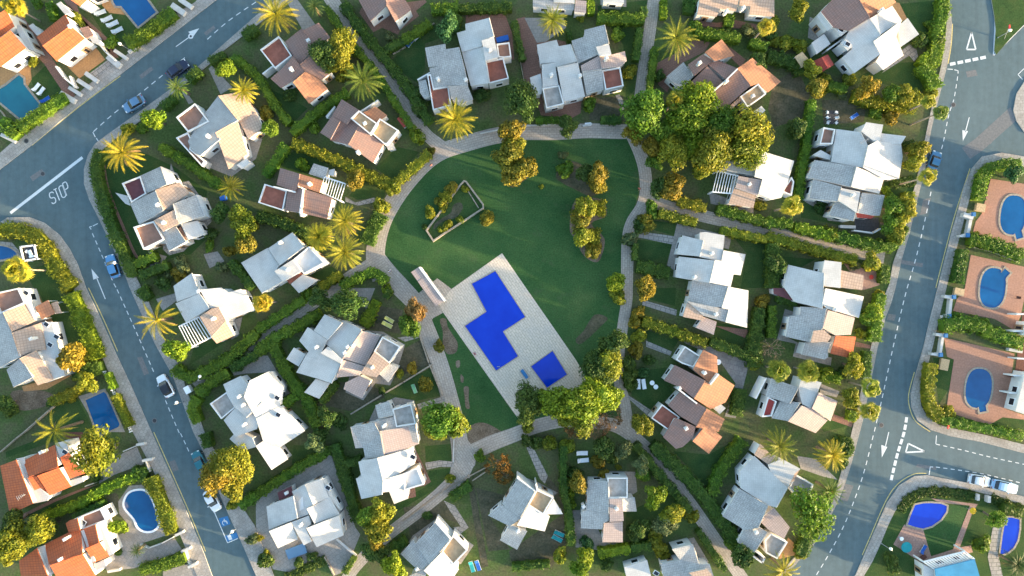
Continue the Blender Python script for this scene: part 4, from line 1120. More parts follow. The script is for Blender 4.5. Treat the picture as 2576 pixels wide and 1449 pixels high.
def tree(kind, t, x, y, r, shape='', zc=None, note=None):
    p = P(t, '%g,%g' % (x, y))[0]; rw0 = r / S_
    zc = zc if zc is not None else (1.25 * rw0 + .9 if rw0 > 1.55 else max(.45, .7 * rw0))
    zc = min(zc, 5.6); k = (CAM_H - zc) / CAM_H; rw = rw0 * k * 1.16
    wx, wy = W(p, zc); col = vary(COLS[kind]); rz = rng.uniform(0, 6.28)
    sq = rng.uniform(.84, 1.18)
    if rw0 > 1.55:
        root = empty('tree', (wx, wy, 0)); pool = CROWN_BALL if shape == 'b' else CROWN_FEATH if shape == 'f' else CROWN_BIG if rw0 > 2.6 else CROWN_MID
        c = obj_of('crown', rng.choice(pool), root); c.location = (0, 0, zc); c.scale = (rw * sq, rw / sq, min(rw * .95, zc * .8)); c.rotation_euler = (0, 0, rz); c.color = col
        tk = obj_of('trunk', TRUNK, root); h = zc + rw * .1; tk.scale = (max(1.2, h * .9), max(1.2, h * .9), h)
        size = 'small' if rw0 < 2.0 else 'mid-sized' if rw0 < 2.8 else 'large'
        kindn = {'b': 'ball-clipped tree', 'f': 'feathery tree'}.get(shape, 'tree'); AUTO.append((root, size, LOOKC[kind], note or kindn, 'tree', p, r))
    else:
        o = obj_of('shrub', rng.choice(CROWN_SM), None); o.location = (wx, wy, zc * .9); o.scale = (rw * sq, rw / sq, max(.4, rw * .85)); o.rotation_euler = (0, 0, rz); o.color = col
        size = 'tiny' if rw0 < .8 else 'low' if rw0 < 1.15 else 'rounded'
        AUTO.append((o, size, LOOKC[kind], note or 'shrub', 'shrub', p, r))

TREES = """00|l 2290,700,95 l 1560,1210,112 y 340,620,62 y 780,190,75 g 1430,1290,60 y 1290,1290,70 g 390,40,60 g 1120,440,70
10|d 700,545,160 y 870,480,165 y 850,640,120 y 930,720,80 y 850,770,55 t 1930,275,122 s 1335,370,56 l 1605,1370,86 g 590,1290,62 o 110,1130,75 g 150,1290,92 g 1960,130,60 d 2280,960,80 d 1650,1080,80 d 1600,950,80 g 1000,520,60 d 330,960,70
20|g 1050,350,74 y 1190,720,78 d 100,1030,175 d 60,930,110 d 570,1270,105 g 1330,1130,225 l 1870,990,200 l 1740,1220,200 g 2090,1220,170 y 2370,1320,215 g 1560,1330,140 o 1210,1340,110 g 770,1040,72 o -10,1340,130 y 1990,330,65 g 1840,290,70 s 2360,310,75 y 700,170,50 d 2480,620,90 d 2150,330,70 d 1480,760,60
21|o -40,110,140 o 140,250,122 o 20,300,125 y 30,10,120 y 1620,70,165 y 2010,90,210 y 2330,60,190 l 1820,30,140 o 1610,430,130 d 1480,450,100 y 1900,280,95 g 1450,180,95 o 1400,40,110 s 510,110,42 g 550,260,88 o 860,330,120 o 880,410,85 d 720,300,95 y 300,430,26 y 740,630,105 y 880,640,80 o 690,790,105 y 700,920,105 y 830,930,80 o 810,1060,85 y 660,680,60 g 1400,670,75 o 1350,800,85 s 1180,950,85 l 1040,1390,92 o 1350,1420,105 d 1290,840,70 y 2500,620,60
22|y 1060,95,85 o 1350,50,95 o 1265,240,70 o 1240,350,72 y 1270,490,75 o 1265,620,82 d 1030,540,130 d 950,620,110 d 830,760,150 y 980,760,150 d 930,880,120 d 180,1100,150 d 150,1240,130 y 300,1080,70 l 470,1150,180 l 650,1180,215 y 700,1300,160 l 870,1060,165 l 960,1120,130 l 820,1000,120 y 560,1290,120 t 1330,850,60 y 1310,1370,105 d 1180,780,85 d 1170,900,75 o 2530,130,75 y 2450,770,65 d 1200,980,60 d 1380,720,60 y 160,1380,70 d 2420,620,80
23|y 380,120,80 d 250,110,75 y 550,140,80 d 930,150,105 s 1110,180,95 o 860,300,72 o 920,430,60 o 680,520,100 d 650,420,75 s 1290,330,90 g 1320,430,80 l 1430,640,122 y 1610,830,105 s 1530,930,105 d 1300,970,95 y 1450,1040,85 y 1490,1160,85 y 1540,1260,62 y 1810,850,72 o 1770,790,45 t 770,1120,76 l 740,1260,105 l 690,1380,95 d 960,1330,76 y 470,1230,80 d 2310,1250,112 g 2200,1130,70 y 560,500,50 l 590,620,50 l 600,730,50 d 1230,1020,80 d 160,90,70 y 1070,350,32 d 1000,250,80
13|s 580,120,92 d 640,40,85 y 1240,790,140 g 1130,850,110 y 1240,980,125 o 1210,1110,90 l 1390,1330,130 d 1250,1240,100 d 90,1290,88 y 100,1220,40 y 1960,470,52 g 2250,255,62 d 430,1310,55 d 560,1250,48 d 1160,1190,95 y 20,1060,40 g 640,250,50 d 1720,840,50
12|d 940,160,150 d 640,120,110 r 1610,220,110 g 1550,380,108 o 1840,600,62 o 1560,800,60 o 1700,970,82 d 720,1290,98 d 830,1340,85 g 1870,1300,185 y 2010,1360,140 y 1830,1420,130 g 1740,1370,90 y 1450,860,45 d 1270,1030,40 d 1130,330,60 l 1320,30,60 g 520,60,70
02|l 1790,630,122 o 720,690,140 y 870,960,100 y 880,700,80 d 810,900,60 y 720,1110,45 d 40,1170,90 d 110,1240,70 d 530,1140,60 s 2380,770,60
03|y 990,210,255 y 2290,300,180 o 2200,430,180 y 2400,330,160 y 2350,520,140 o 2120,640,62 y 2340,740,55 y 130,1120,185 y 400,1000,150 d 130,910,120 l 1180,960,80 d 1190,1210,42 d 970,460,50 d 1380,390,60 s 2540,1090,60 d 490,960,90
01|y 2400,700,110 y 2440,850,125 d 2220,690,95 o 2480,1000,110 o 1800,1300,80 s 1830,1210,75 d 1660,1400,80 s 2220,1250,62 g 2120,1030,55 s 1690,1330,60 o 2540,820,75 o 2300,1090,60 d 2120,900,70
11|l 470,210,68 o 1000,370,92 y 1370,430,85 y 1250,630,82 d 1190,820,75 o 1980,440,65 y 1910,530,62 y 1760,700,62 y 1880,630,58 o 1840,580,45 o 2320,750,80 y 1930,820,55 y 2050,760,45 y 2100,460,40 y 1870,870,40 d 1700,840,35 d 440,890,80 d 640,1010,75 o 1760,70,40 y 500,1410,55 d 250,790,55
30|y 300,100,100 y 30,230,72 y 190,430,85 y 330,470,78 y 80,420,60 y 450,700,92 o 480,880,100 y 560,820,70 y 820,800,72 o 1000,870,110 y 960,960,85 y 1370,950,95 y 1480,980,80 g 1250,940,90 o 1230,1190,80 g 1080,1130,72 y 1640,930,72 g 1660,250,65 d 1530,400,85 d 1690,430,80 s 740,950,50 d 300,1270,100 d 250,1350,80 d 30,360,60 y 540,930,55 d 700,870,60
31|y 1490,60,105 y 1470,180,100 d 1420,20,60 g 1260,640,110 y 1400,650,112 g 1230,790,100 y 1330,770,95 y 1290,900,90 g 1200,490,55 y 1040,1200,95 y 1000,1230,65 y 620,900,75 g 490,880,65 g 780,920,45 y 1110,1000,55 y 2070,930,55 d 80,1200,95 t 2470,310,90 s 880,1220,50 d 530,630,60
32|l 1070,250,95 g 970,310,85 y 1130,80,58 y 850,790,115 d 780,850,70 y 840,1110,98 y 1800,1250,78 l 590,850,70 y 930,450,55 g 2180,360,55 g 2120,410,55 g 1880,300,60 g 690,900,60 y 880,1280,55 d 420,930,50
33|g 450,795,252b g 2290,870,100b g 2170,1120,86b d 1250,1330,82 d 790,170,85 d 730,330,60 d 700,100,55 y 330,1240,60"""
for l in TREES.split('\n'):
    t, s = l.split('|'); a = s.split()
    for kind, q in zip(a[::2], a[1::2]):
        sh = ''
        if q[-1] in 'bf': sh, q = q[-1], q[:-1]
        x, y, r = map(float, q.split(',')); tree(kind, t, x, y, r, 'f' if (t, x) == ('03', 990) else sh)

def bare_tree(t, x, y, r, look, leafy=0, col=(.16, .095, .04)):
    p = P(t, '%g,%g' % (x, y))[0]; h = 2.6; rw = r / S_; wx, wy = W(p, h)
    root = empty('bare_tree', (wx, wy, 0)); obj_of('trunk', TRUNK, root).scale = (1.6, 1.6, 2.0)
    b = MB(); tips = []
    def grow(a, d, L, rad, n):
        e = a + d * L; b.tube(a, e, rad, rad * .6, 5, cap=False)
        if n == 0: tips.append(e); return
        for _ in range(3): grow(e, (d + Vector((rng.gauss(0, .55), rng.gauss(0, .55), rng.gauss(.02, .3)))).normalized(), L * .68, rad * .6, n - 1)
    for k in range(8 if leafy else 7):
        a = k * .85; grow(Vector((0, 0, 1.6)), Vector((math.cos(a), math.sin(a), .55)).normalized(), rw * .44, .06, 3)
    b.build('branches', M('twig'), root)
    if leafy:
        T = np.array([tuple(x) for x in tips]); T = np.repeat(T, leafy, 0) + nr.normal(scale=.16, size=(len(T) * leafy, 3))
        o = obj_of('leaves', quads_mesh('leaves', T, rnd_dirs(len(T), .3), rnd_dirs(len(T)), np.full((len(T), 1), .13), np.full((len(T), 1), .08), [M('leaf')]), root); o.color = (*col, 1)
    AUTO.append((root, 'thin', look, 'tree', 'tree', p, r))
bare_tree('32', 60, 610, 120, 'leafless pale')
bare_tree('22', 960, 1290, 150, 'sparse tan-twigged', 2, (.22, .13, .07)); bare_tree('22', 850, 1390, 130, 'dry pink-tan', 2, (.24, .14, .08)); bare_tree('13', 2430, 330, 125, 'sparse amber-leaved', 4, (.17, .095, .02)); bare_tree('13', 2490, 440, 85, 'sparse golden-leaved', 4, (.17, .10, .02))
bare_tree('22', 640, 1400, 110, 'dry tan', 3, (.20, .12, .05))

# palms
def frond(b, a, el, L, droop, w, nleaf, zoff=0, m=0):
    d = Vector((math.cos(a), math.sin(a), 0)); pts = []; e = el; p = Vector((d.x * .12, d.y * .12, zoff))
    n = 7
    for i in range(n + 1):
        pts.append(p.copy()); p = p + (d * math.cos(e) + Vector((0, 0, math.sin(e)))) * (L / n); e -= droop / n
    side = Vector((-d.y, d.x, 0))
    for i in range(n): b.tube(pts[i], pts[i + 1], .035 * (1 - i / n) + .008, .035 * (1 - (i + 1) / n) + .006, 3, m=m, cap=False)
    for j in range(nleaf):
        t = .12 + .88 * (j + .5) / nleaf; i = min(int(t * n), n - 1); q = pts[i].lerp(pts[i + 1], t * n - i); dr = (pts[i + 1] - pts[i]).normalized()
        ll = w * (math.sin(math.pi * min(1, t * .8 + .18)) * .9 + .12)
        up = side.cross(dr)
        for sg in (-1, 1):
            tip = q + (side * sg * .8 + dr * .75 + up * .22 * (1 if up.z > 0 else -1)).normalized() * ll + Vector((0, 0, -.05 * ll))
            hw = dr * .045
            b.face([q - hw, q + hw, tip + hw * .25, tip - hw * .25], m=m)

def date_crown(n, L, seed):
    r0 = random.Random(seed); b = MB()
    for i in range(n):
        t = (i + .5) / n; el = 1.35 - 1.55 * t ** .8 + r0.uniform(-.1, .1)
        frond(b, i * 2.39996 + r0.uniform(-.15, .15), el, L * r0.uniform(.92, 1.15), 1.0 + .5 * r0.random(), .34, 22, .25 * (1 - t))
    for i in range(n // 6): frond(b, r0.uniform(0, 6.28), -.35 + r0.uniform(-.25, .1), L * r0.uniform(.7, .95), .8, .22, 16, -.2, 1)
    b.tube((0, 0, -.5), (0, 0, .35), .3, .12, 8, m=0)
    return b.mesh('palm_crown', [M('frond'), M('deadfrond')])
def fan_crown(n, L, seed):
    r0 = random.Random(seed); b = MB()
    for i in range(n):
        t = (i + .5) / n; el = 1.3 - 2.1 * t + r0.uniform(-.15, .15); a = i * 2.39996 + r0.uniform(-.2, .2)
        d = Vector((math.cos(a) * math.cos(el), math.sin(a) * math.cos(el), math.sin(el))); c = d * L * (r0.uniform(.02, .25) if t < .35 else r0.uniform(.3, .6)); b.tube((0, 0, 0), c, .03, .02, 3, cap=False)
        s = d.cross(Vector((0, 0, 1))).normalized(); u = s.cross(d).normalized()
        for k in range(13):
            f = (k - 6) / 6 * 1.5; dd = (d * math.cos(f) + s * math.sin(f)).normalized(); e = c + dd * L * .46 * r0.uniform(.8, 1.1); e.z -= L * .12
            sw = (s * math.cos(f) - d * math.sin(f)) * .055
            b.face([c, c + dd * L * .28 + sw + u * .03, e, c + dd * L * .28 - sw + u * .03])
    return b.mesh('palm_crown', [M('frond')])
def palm_trunk_mesh(mat, taper=.75):
    b = MB(); n = 14
    for i in range(n):
        z0, z1 = i / n, (i + 1) / n; ra = 1 - (1 - taper) * z0; b.tube((0, 0, z0), (0, 0, z1), ra * 1.0, ra * .86, 9, cap=(i == n - 1))
    return b.mesh('palm_trunk', [M(mat)])
PT = palm_trunk_mesh('bark'); PTF = palm_trunk_mesh('barkpale', .6)
DATE = [date_crown(40, 3.0, 3), date_crown(46, 3.0, 5), date_crown(34, 3.0, 8)]; SPARSE = date_crown(20, 3.0, 9); FLUFFY = date_crown(110, 3.0, 12)
FAN = [fan_crown(25, 1.6, 2), fan_crown(29, 1.6, 4), fan_crown(22, 1.6, 6)]
PC = {'y': (.30, .265, .020), 'g': (.11, .155, .022), 'm': (.21, .22, .020), 'd': (.055, .095, .026)}
PL = {'y': 'golden', 'g': 'green', 'm': 'yellow-green', 'd': 'dark'}
def palm(kind, c, t, x, y, r, z):
    p = P(t, '%g,%g' % (x, y))[0]; wx, wy = W(p, z); k = (CAM_H - z) / CAM_H; rw = r / S_ * k
    root = empty('fan_palm' if kind == 'fan' else 'date_palm', (wx, wy, 0))
    me = rng.choice(FAN) if kind == 'fan' else SPARSE if kind == 'sparse' else FLUFFY if kind == 'fluffy' else rng.choice(DATE)
    s = rw / (1.5 if kind == 'fan' else 2.8) * rng.uniform(.94, 1.06)
    o = obj_of('crown', me, root); o.location = (0, 0, z); o.scale = (s, s, s); o.rotation_euler = (0, 0, rng.uniform(0, 6)); o.color = vary(PC[c], .1)
    tk = obj_of('trunk', PTF if kind == 'fan' else PT, root); tr = .17 if kind == 'fan' else .3; tk.scale = (tr, tr, z)
    size = 'small' if rw < 2.2 else 'mid-sized' if rw < 2.9 else 'large'
    nm = {'fan': 'fan palm', 'sparse': 'sparse star-shaped palm', 'fluffy': 'fluffy round palm', 'date': 'feather palm'}[kind]
    AUTO.append((root, ('tall' if z > 7.5 else size), PL[c], nm, 'palm', p, r))
for l in """date y 01 1240,90 215 5.5
date g 00 1790,880 110 4
date y 00 2460,915 135 4.5
fan y 00 130,60 115 6.5
date y 10 210,150 195 5
date d 10 590,70 95 3.5
date g 10 1080,815 190 5
date y 10 2010,1210 195 5
date m 20 410,210 155 5
date m 20 1650,390 195 6
fan y 20 1640,1010 105 6.5
fan y 20 2560,260 100 7
fan g 30 1740,1130 85 8.6
fan m 30 1620,1020 90 7
fan y 31 1615,330 105 8.6
fan y 31 240,620 110 7.5
fan y 01 150,1260 150 8.5
date y 01 2330,440 130 3
date m 11 900,780 185 6
fluffy y 11 640,930 140 4
date m 11 900,1090 185 6
sparse y 02 1580,320 195 5
sparse y 02 560,1430 200 7
fan y 12 60,150 115 7
fan m 32 110,830 135 6
fan m 32 410,840 125 6
fan m 32 1040,1010 120 7.5
fan m 32 1030,1240 110 7.5
date m 33 110,140 175 5
date y 33 640,230 175 5.5
date g 33 620,590 140 5
date y 33 150,1390 160 5
date d 33 2500,1330 150 4
date d 03 1380,1190 75 2.5""".split('\n'):
    k, c, t, q, r, z = l.split(); x, y = map(float, q.split(',')); palm(k, c, t, x, y, float(r), float(z))

# hedges: leafy faces over a dense core that follows the line
HEDGE_C = {'g': (.115, .205, .022), 'd': (.075, .140, .024), 'l': (.160, .25, .018), 'y': (.195, .220, .020), 'w': (.06, .11, .022)}
HL = {'g': 'green', 'd': 'dark green', 'l': 'bright green', 'y': 'yellow-tinged', 'w': 'low grassy'}
def hedge(c, t, w, pts, h=1.7):
    px = P(t, pts); hh = h if c != 'w' else .35; ww = w / S_ * .93
    path = smooth_path([W(p, hh) for p in px], 4); core = MB(); C = []; Nn = []
    tot = 0
    for a, b in zip(path[:-1], path[1:]):
        L = math.hypot(b[0] - a[0], b[1] - a[1])
        if L < 1e-3: continue
        tot += L; d = np.array([(b[0] - a[0]) / L, (b[1] - a[1]) / L, 0]); s = np.array([-d[1], d[0], 0])
        n = int(L * (60 + 80 * ww)); tt = nr.random((n, 1)) * L; top = nr.random((n, 1)) < (ww / (ww + 1.3 * hh))
        lat = np.where(top, nr.uniform(-.5, .5, (n, 1)), np.where(nr.random((n, 1)) < .5, -.5, .5)) * ww
        wob = 1 + .22 * np.sin(tt * 2.1 + 3 * a[0]) + .14 * np.sin(tt * 5.3 + a[1])
        z = np.where(top, hh * (1 + .16 * np.sin(tt * 1.7 + a[1]) * np.cos(lat * 3)), nr.uniform(.1, 1, (n, 1)) * hh)
        base = np.array([a[0], a[1], 0])
        pos = base + d * tt + s * lat * wob + np.array([0, 0, 1]) * z + nr.normal(scale=.09, size=(n, 3))
        nrm = np.where(top, np.array([[0, 0, 1.0]]), s * np.sign(lat)) + nr.normal(scale=.5, size=(n, 3))
        C.append(pos); Nn.append(nrm)
    n_ = len(path); pl = []; pr = []
    for i, a in enumerate(path):
        q0 = path[max(0, i - 1)]; q1 = path[min(n_ - 1, i + 1)]; d = Vector((q1[0] - q0[0], q1[1] - q0[1])).normalized(); k = ww * .42
        pl.append((a[0] - d.y * k, a[1] + d.x * k)); pr.append((a[0] + d.y * k, a[1] - d.x * k))
    for i in range(n_ - 1):
        zt = hh * .9; core.face([(*pr[i], zt), (*pr[i + 1], zt), (*pl[i + 1], zt), (*pl[i], zt)]); core.face([(*pr[i], 0), (*pr[i + 1], 0), (*pr[i + 1], zt), (*pr[i], zt)]); core.face([(*pl[i + 1], 0), (*pl[i], 0), (*pl[i], zt), (*pl[i + 1], zt)])
    core.face([(*pr[0], 0), (*pr[0], hh * .9), (*pl[0], hh * .9), (*pl[0], 0)]); core.face([(*pr[-1], 0), (*pl[-1], 0), (*pl[-1], hh * .9), (*pr[-1], hh * .9)])
    C = np.concatenate(C); Nn = np.concatenate(Nn); Nn /= np.linalg.norm(Nn, axis=1, keepdims=True)
    sz = nr.uniform(.06, .14, (len(C), 1))
    o = obj_of('hedge', quads_mesh('hedge', C, Nn, rnd_dirs(len(C)), sz, sz * .75, [M('leaf')], core), None); o.color = vary(HEDGE_C[c], .12)
    size = 'short' if tot < 5.5 else 'long' if tot > 14 else 'clipped'
    mid = (sum(p[0] for p in px) / len(px), sum(p[1] for p in px) / len(px))
    AUTO.append((o, size, HL[c], 'hedge' if c != 'w' else 'grass strip', 'hedge', mid, tot * 50))
for l in """g 00 120 1270,440 1500,290 1740,110
g 00 110 170,1290 420,1110 640,960
g 00 120 0,1200 150,1370
d 01 115 1000,60 950,200 960,350 1010,520 1080,740 1180,1000 1280,1200 1330,1330
y 01 150 -50,880 150,860 330,930 440,1050 520,1200 620,1350 700,1449
l 02 150 690,60 740,170 830,380 900,540 960,720
g 01 90 1600,20 1900,200 2200,420
d 00 80 1620,1080 1740,980
d 00 100 2000,690 1880,800
d 00 90 2100,620 2250,540
d 00 100 2440,360 2576,270
g 00 80 2330,560 2576,760 2756,1050 2906,1240
g 10 70 700,60 830,250 1000,480 1180,700 1380,1000 1560,1280
d 10 100 870,30 1060,300 1250,530 1450,780 1560,950 1750,1230
g 10 90 350,1340 600,1130 920,920
y 11 110 360,-20 800,160 1100,300 1330,400
g 11 90 300,0 200,150 80,320
y 11 90 1740,80 1600,220 1430,370
d 11 130 1260,700 1160,880 1110,1010
d 11 110 0,720 250,790 440,870 500,960
g 10 90 1480,400 1750,220
d 10 80 1300,500 1480,400
g 10 100 1760,90 2030,60
d 10 90 2040,80 2576,60
d 10 80 2040,150 2000,300
g 20 110 860,170 1330,190
l 20 80 790,-20 800,130
d 20 80 1290,280 1250,600
l 20 70 1530,-20 1530,170
g 20 70 1440,470 1390,900
d 20 60 20,200 110,600
d 20 50 570,300 590,400
d 20 80 900,1200 1100,1200
g 20 60 240,1210 600,1190
g 20 100 1850,310 2100,350 2300,380
g 20 90 2400,420 2576,470
d 20 120 1800,-20 1780,120
g 20 80 2200,120 2180,260
g 30 120 1775,-30 1770,160 1720,300 1710,480 1660,650
g 30 140 1560,640 1640,760 1700,890
l 30 64 1540,640 1620,530
y 30 120 870,960 1100,1030 1500,1060
g 30 90 620,850 800,900
d 30 130 10,560 300,640 360,740
g 30 80 450,1000 420,1250 390,1449
g 31 90 400,0 350,250 310,550
g 31 100 0,790 250,800
l 31 110 280,830 550,900 700,930
g 31 110 700,930 1150,1030 1300,1000
y 31 100 0,930 300,1010 600,1100 900,1170
y 31 100 1430,480 1420,700
d 31 110 1390,820 1300,1000
w 31 100 1230,385 1490,375
d 31 90 1180,1220 1180,1400
d 31 140 60,1000 60,1449
g 31 100 2560,200 2280,220 2170,350 2140,560
g 31 130 2050,960 2300,1010 2576,1130
d 31 90 1980,1060 1920,1400
g 32 90 50,180 40,500
d 32 70 100,110 300,150
g 32 110 1150,60 1110,280 1080,540
d 32 90 1010,640 1000,900
g 32 150 1770,380 2000,350 2200,400
g 32 130 2200,430 2576,560
y 32 110 1660,760 1630,1000 1650,1180 1750,1330
g 32 90 1750,1330 2100,1400 2576,1490
l 32 80 550,890 740,930
g 32 80 860,1240 850,1340
d 33 130 800,60 760,280
d 33 120 330,1250 420,1050
w 33 95 2250,670 2576,790
w 33 100 1330,790 1480,640 1700,600 2080,650
y 22 100 1320,340 1600,430 1960,560
d 22 130 2500,200 2450,560 2450,800
d 22 100 2000,540 2400,690
d 22 130 2300,1020 2260,1290
d 22 80 1150,860 1180,1010
y 21 90 1480,690 1860,790
y 21 100 1680,570 1960,640
g 21 100 2070,650 2576,790
y 21 90 2110,870 2576,960
d 21 130 1260,1230 1590,1300
d 21 50 1245,1000 1240,1170
d 23 130 1420,130 1800,500 2050,800 2300,1180
d 23 90 1240,130 1500,450 1800,800
g 23 110 2330,80 2100,400 2020,640
d 23 80 520,150 520,560 570,800 600,1150
l 23 90 870,1230 1190,1180
d 23 80 1200,1175 1400,1150
d 23 70 0,1370 380,1340
d 23 70 1880,1000 2150,1400
g 13 90 0,640 400,380 720,190
d 13 110 780,130 850,330 930,600 1020,900
d 13 90 890,330 1050,290
w 13 90 700,1280 500,1380 300,1470
d 13 60 980,1280 880,1430
d 13 100 1350,1200 1500,1100
d 13 90 1950,680 2150,540
g 12 110 160,560 280,800 400,1000 520,1150 600,1400
g 12 110 0,650 160,520 420,380 640,250
g 12 90 0,430 200,300 480,110
g 12 90 270,1180 400,1080
d 12 80 800,960 650,1150
l 12 110 1210,130 1140,280 1080,380
g 11 100 850,1440 1020,1350 1190,1290 1300,1400
y 11 90 640,1449 850,1310
d 12 70 1345,20 1300,100
g 02 110 1740,800 1850,890 2000,870 2300,700 2576,450
g 02 120 1980,1110 1930,1210 1980,1360
g 02 110 1990,1070 2120,950 2290,850
d 02 90 2320,820 2576,660
d 02 110 1400,0 1480,110
y 02 90 480,1150 640,1100 780,1020
d 02 140 750,850 1000,800
y 02 60 1140,1080 1290,1400
l 02 50 1060,860 1130,1020
y 03 130 1500,460 1570,640 1640,830 1710,1030
l 03 90 420,860 800,720 1080,560 1400,440
g 03 110 1400,1400 1640,1340 1850,1270
d 03 110 2050,20 2090,160
d 03 110 1320,400 1460,450
g 03 110 2400,750 2576,640
g 01 90 1350,1220 1560,1120
d 01 90 1400,1320 1680,1220
d 01 90 2310,1180 2540,1449
d 03 60 720,860 900,780 1020,720
g 00 70 480,20 520,190
d 20 70 1330,60 1330,160
d 33 90 2390,760 2576,830""".split('\n'):
    a = l.split(); hedge(a[0], a[1], float(a[2]), ' '.join(a[3:]))
# ------------------------------------------------------------------ pools
def pool(ref, label, t, pts, mat, cop=.36, copm='stone', smooth=0, steps=None, lm=True):
    px = P(t, pts)
    if smooth: px = smooth_path(px, smooth, True)
    q = ccw([W(p, .06) for p in px]); c = (sum(p[0] for p in q) / len(q), sum(p[1] for p in q) / len(q))
    LM[ref] = (sum(p[0] for p in px) / len(px), sum(p[1] for p in px) / len(px))
    root = tag(empty('swimming_pool', (c[0], c[1], 0)), label, 'pool')
    b = MB(); b.face([(x - c[0], y - c[1], .045) for x, y in q]); b.build('water', M(mat), root)
    if cop:
        o = inset(q, -cop); b = MB(); n = len(q)
        for i in range(n):
            j = (i + 1) % n; A, B_ = o[i], o[j]; a, d = q[i], q[j]; r = lambda p, z: (p[0] - c[0], p[1] - c[1], z)
            b.face([r(A, .09), r(B_, .09), r(d, .09), r(a, .09)]); b.face([r(A, 0), r(B_, 0), r(B_, .09), r(A, .09)]); b.face([r(a, .09), r(d, .09), r(d, .02), r(a, .02)])
        b.build('coping', M(copm), root)
    if steps:
        for (x, y) in P(steps[0], steps[1]):
            wx, wy = W((x, y)); b = MB()
            for k in range(2):
                for sx in (-.22, .22): b.tube((wx - c[0] + sx, wy - c[1], .05 + k * .5), (wx - c[0] + sx, wy - c[1], .55 + k * .1), .03, .03, 6)
                b.box((wx - c[0], wy - c[1], .12 + k * .2), (.44, .1, .04))
            b.build('ladder', M('metalgrey'), root)
    return root
pool('zigzag shared pool', 'royal-blue zigzag shared pool with stepped outline, in the pale paved deck', 'o', '1187,714 1246,682 1321,797 1265,834 1303,896 1248,932 1170,820 1224,784', 'water_royal', .14, 'stone', 0, ('12', '2440,790 1230,-60'))
pool('square blue pool', 'square royal-blue wading pool on the pale paved deck beside the zigzag pool', 'o', '1336,922 1390,883 1426,942 1376,975', 'water_royal', .14, 'stone')
pool('rectangular pool at the top', 'blue rectangular pool with a rounded end, by four lawn loungers at the top edge', '00', '1130,-40 1140,20 1165,60 1220,62 1390,268 1570,122 1430,-70', 'water_blue')
pool('teal corner pool', 'teal pool with a rounded step end beside a lawn and the corner house', '00', '-60,930 60,860 190,755 235,790 240,850 405,1060 215,1205 -80,960', 'water_teal')
pool('round pool at the left edge', 'round blue pool cut by the left edge, beside a white gazebo', '01', '-60,1035 60,1035 140,1075 165,1120 80,1150 -60,1160', 'water_blue', smooth=4)
pool('rectangular pool by the west road', 'blue rectangular pool with pale rim beside the picket hedge of the west road', '02', '860,1130 1045,1045 1070,1065 1205,1370 1190,1400 1000,1480 980,1460', 'water_blue', .3)
pool('kidney pool', 'blue kidney-shaped pool with white coping beside a yellow hedge', '03', '1255,700 1300,620 1390,590 1470,605 1520,680 1575,830 1595,920 1545,985 1460,995 1390,955 1350,870 1265,770', 'water_blue', .36, 'whitepaint', 4)
def oval(t, c, rx, ry, tilt, bump):
    (cx, cy), (bx, by) = c, bump; out = []; ba = math.atan2(by - cy, bx - cx); ca, sa = math.cos(tilt), math.sin(tilt); d = Vector((bx - cx, by - cy)).normalized(); s_ = Vector((-d.y, d.x)); done = False
    for i in range(44):
        a = ba + .01 + i * 2 * math.pi / 44; u, v = Vector((math.cos(a), math.sin(a))), None
        lx, ly = math.copysign(abs(math.cos(a)) ** .8, math.cos(a)) * rx, math.copysign(abs(math.sin(a)) ** .8, math.sin(a)) * ry
        x, y = cx + lx * ca - ly * sa, cy + lx * sa + ly * ca
        q = Vector((x - cx, y - cy)); side = q.dot(s_)
        if q.dot(d) > 0 and abs(side) < 36: continue
        out.append((x, y))
    b0 = Vector((bx, by)); k = 36
    out += [tuple(b0 - d * 60 - s_ * k), tuple(b0 - s_ * k), tuple(b0 + s_ * k), tuple(b0 - d * 60 + s_ * k)]
    return ' '.join('%.0f,%.0f' % p for p in out)
pool('upper oval pool', 'blue oval pool with a corner step, uppermost of three on terracotta terraces', '31', oval('31', (2468, 715), 128, 198, .12, (2535, 950)), 'water_blue', .32, 'stone')
pool('middle oval pool', 'blue oval pool with a square corner step, middle one of three terracotta terraces', '31', oval('31', (2262, 1447), 128, 200, .12, (2410, 1275)), 'water_blue', .32, 'stone')
pool('lower oval pool', 'blue oval pool with a corner step, lowest of three on terracotta terraces', '32', oval('32', (2120, 1010), 130, 198, .12, (2165, 1245)), 'water_blue', .32, 'stone')
pool('leaf-shaped pool', 'royal-blue leaf-shaped pool with pale rim on the lawn at the bottom', '33', '1480,735 1560,718 1640,715 1740,722 1800,745 1795,800 1740,880 1650,945 1560,972 1480,955 1405,930 1440,830', 'water_royal', .3, 'stone')
pool('half-moon pool', 'dark royal-blue half-moon pool at the bottom edge beside a clipped ball tree', '33', '2390,860 2460,862 2532,880 2530,980 2510,1090 2470,1165 2410,1215 2335,1238 2360,1050', 'water_royal', .3, 'stone')

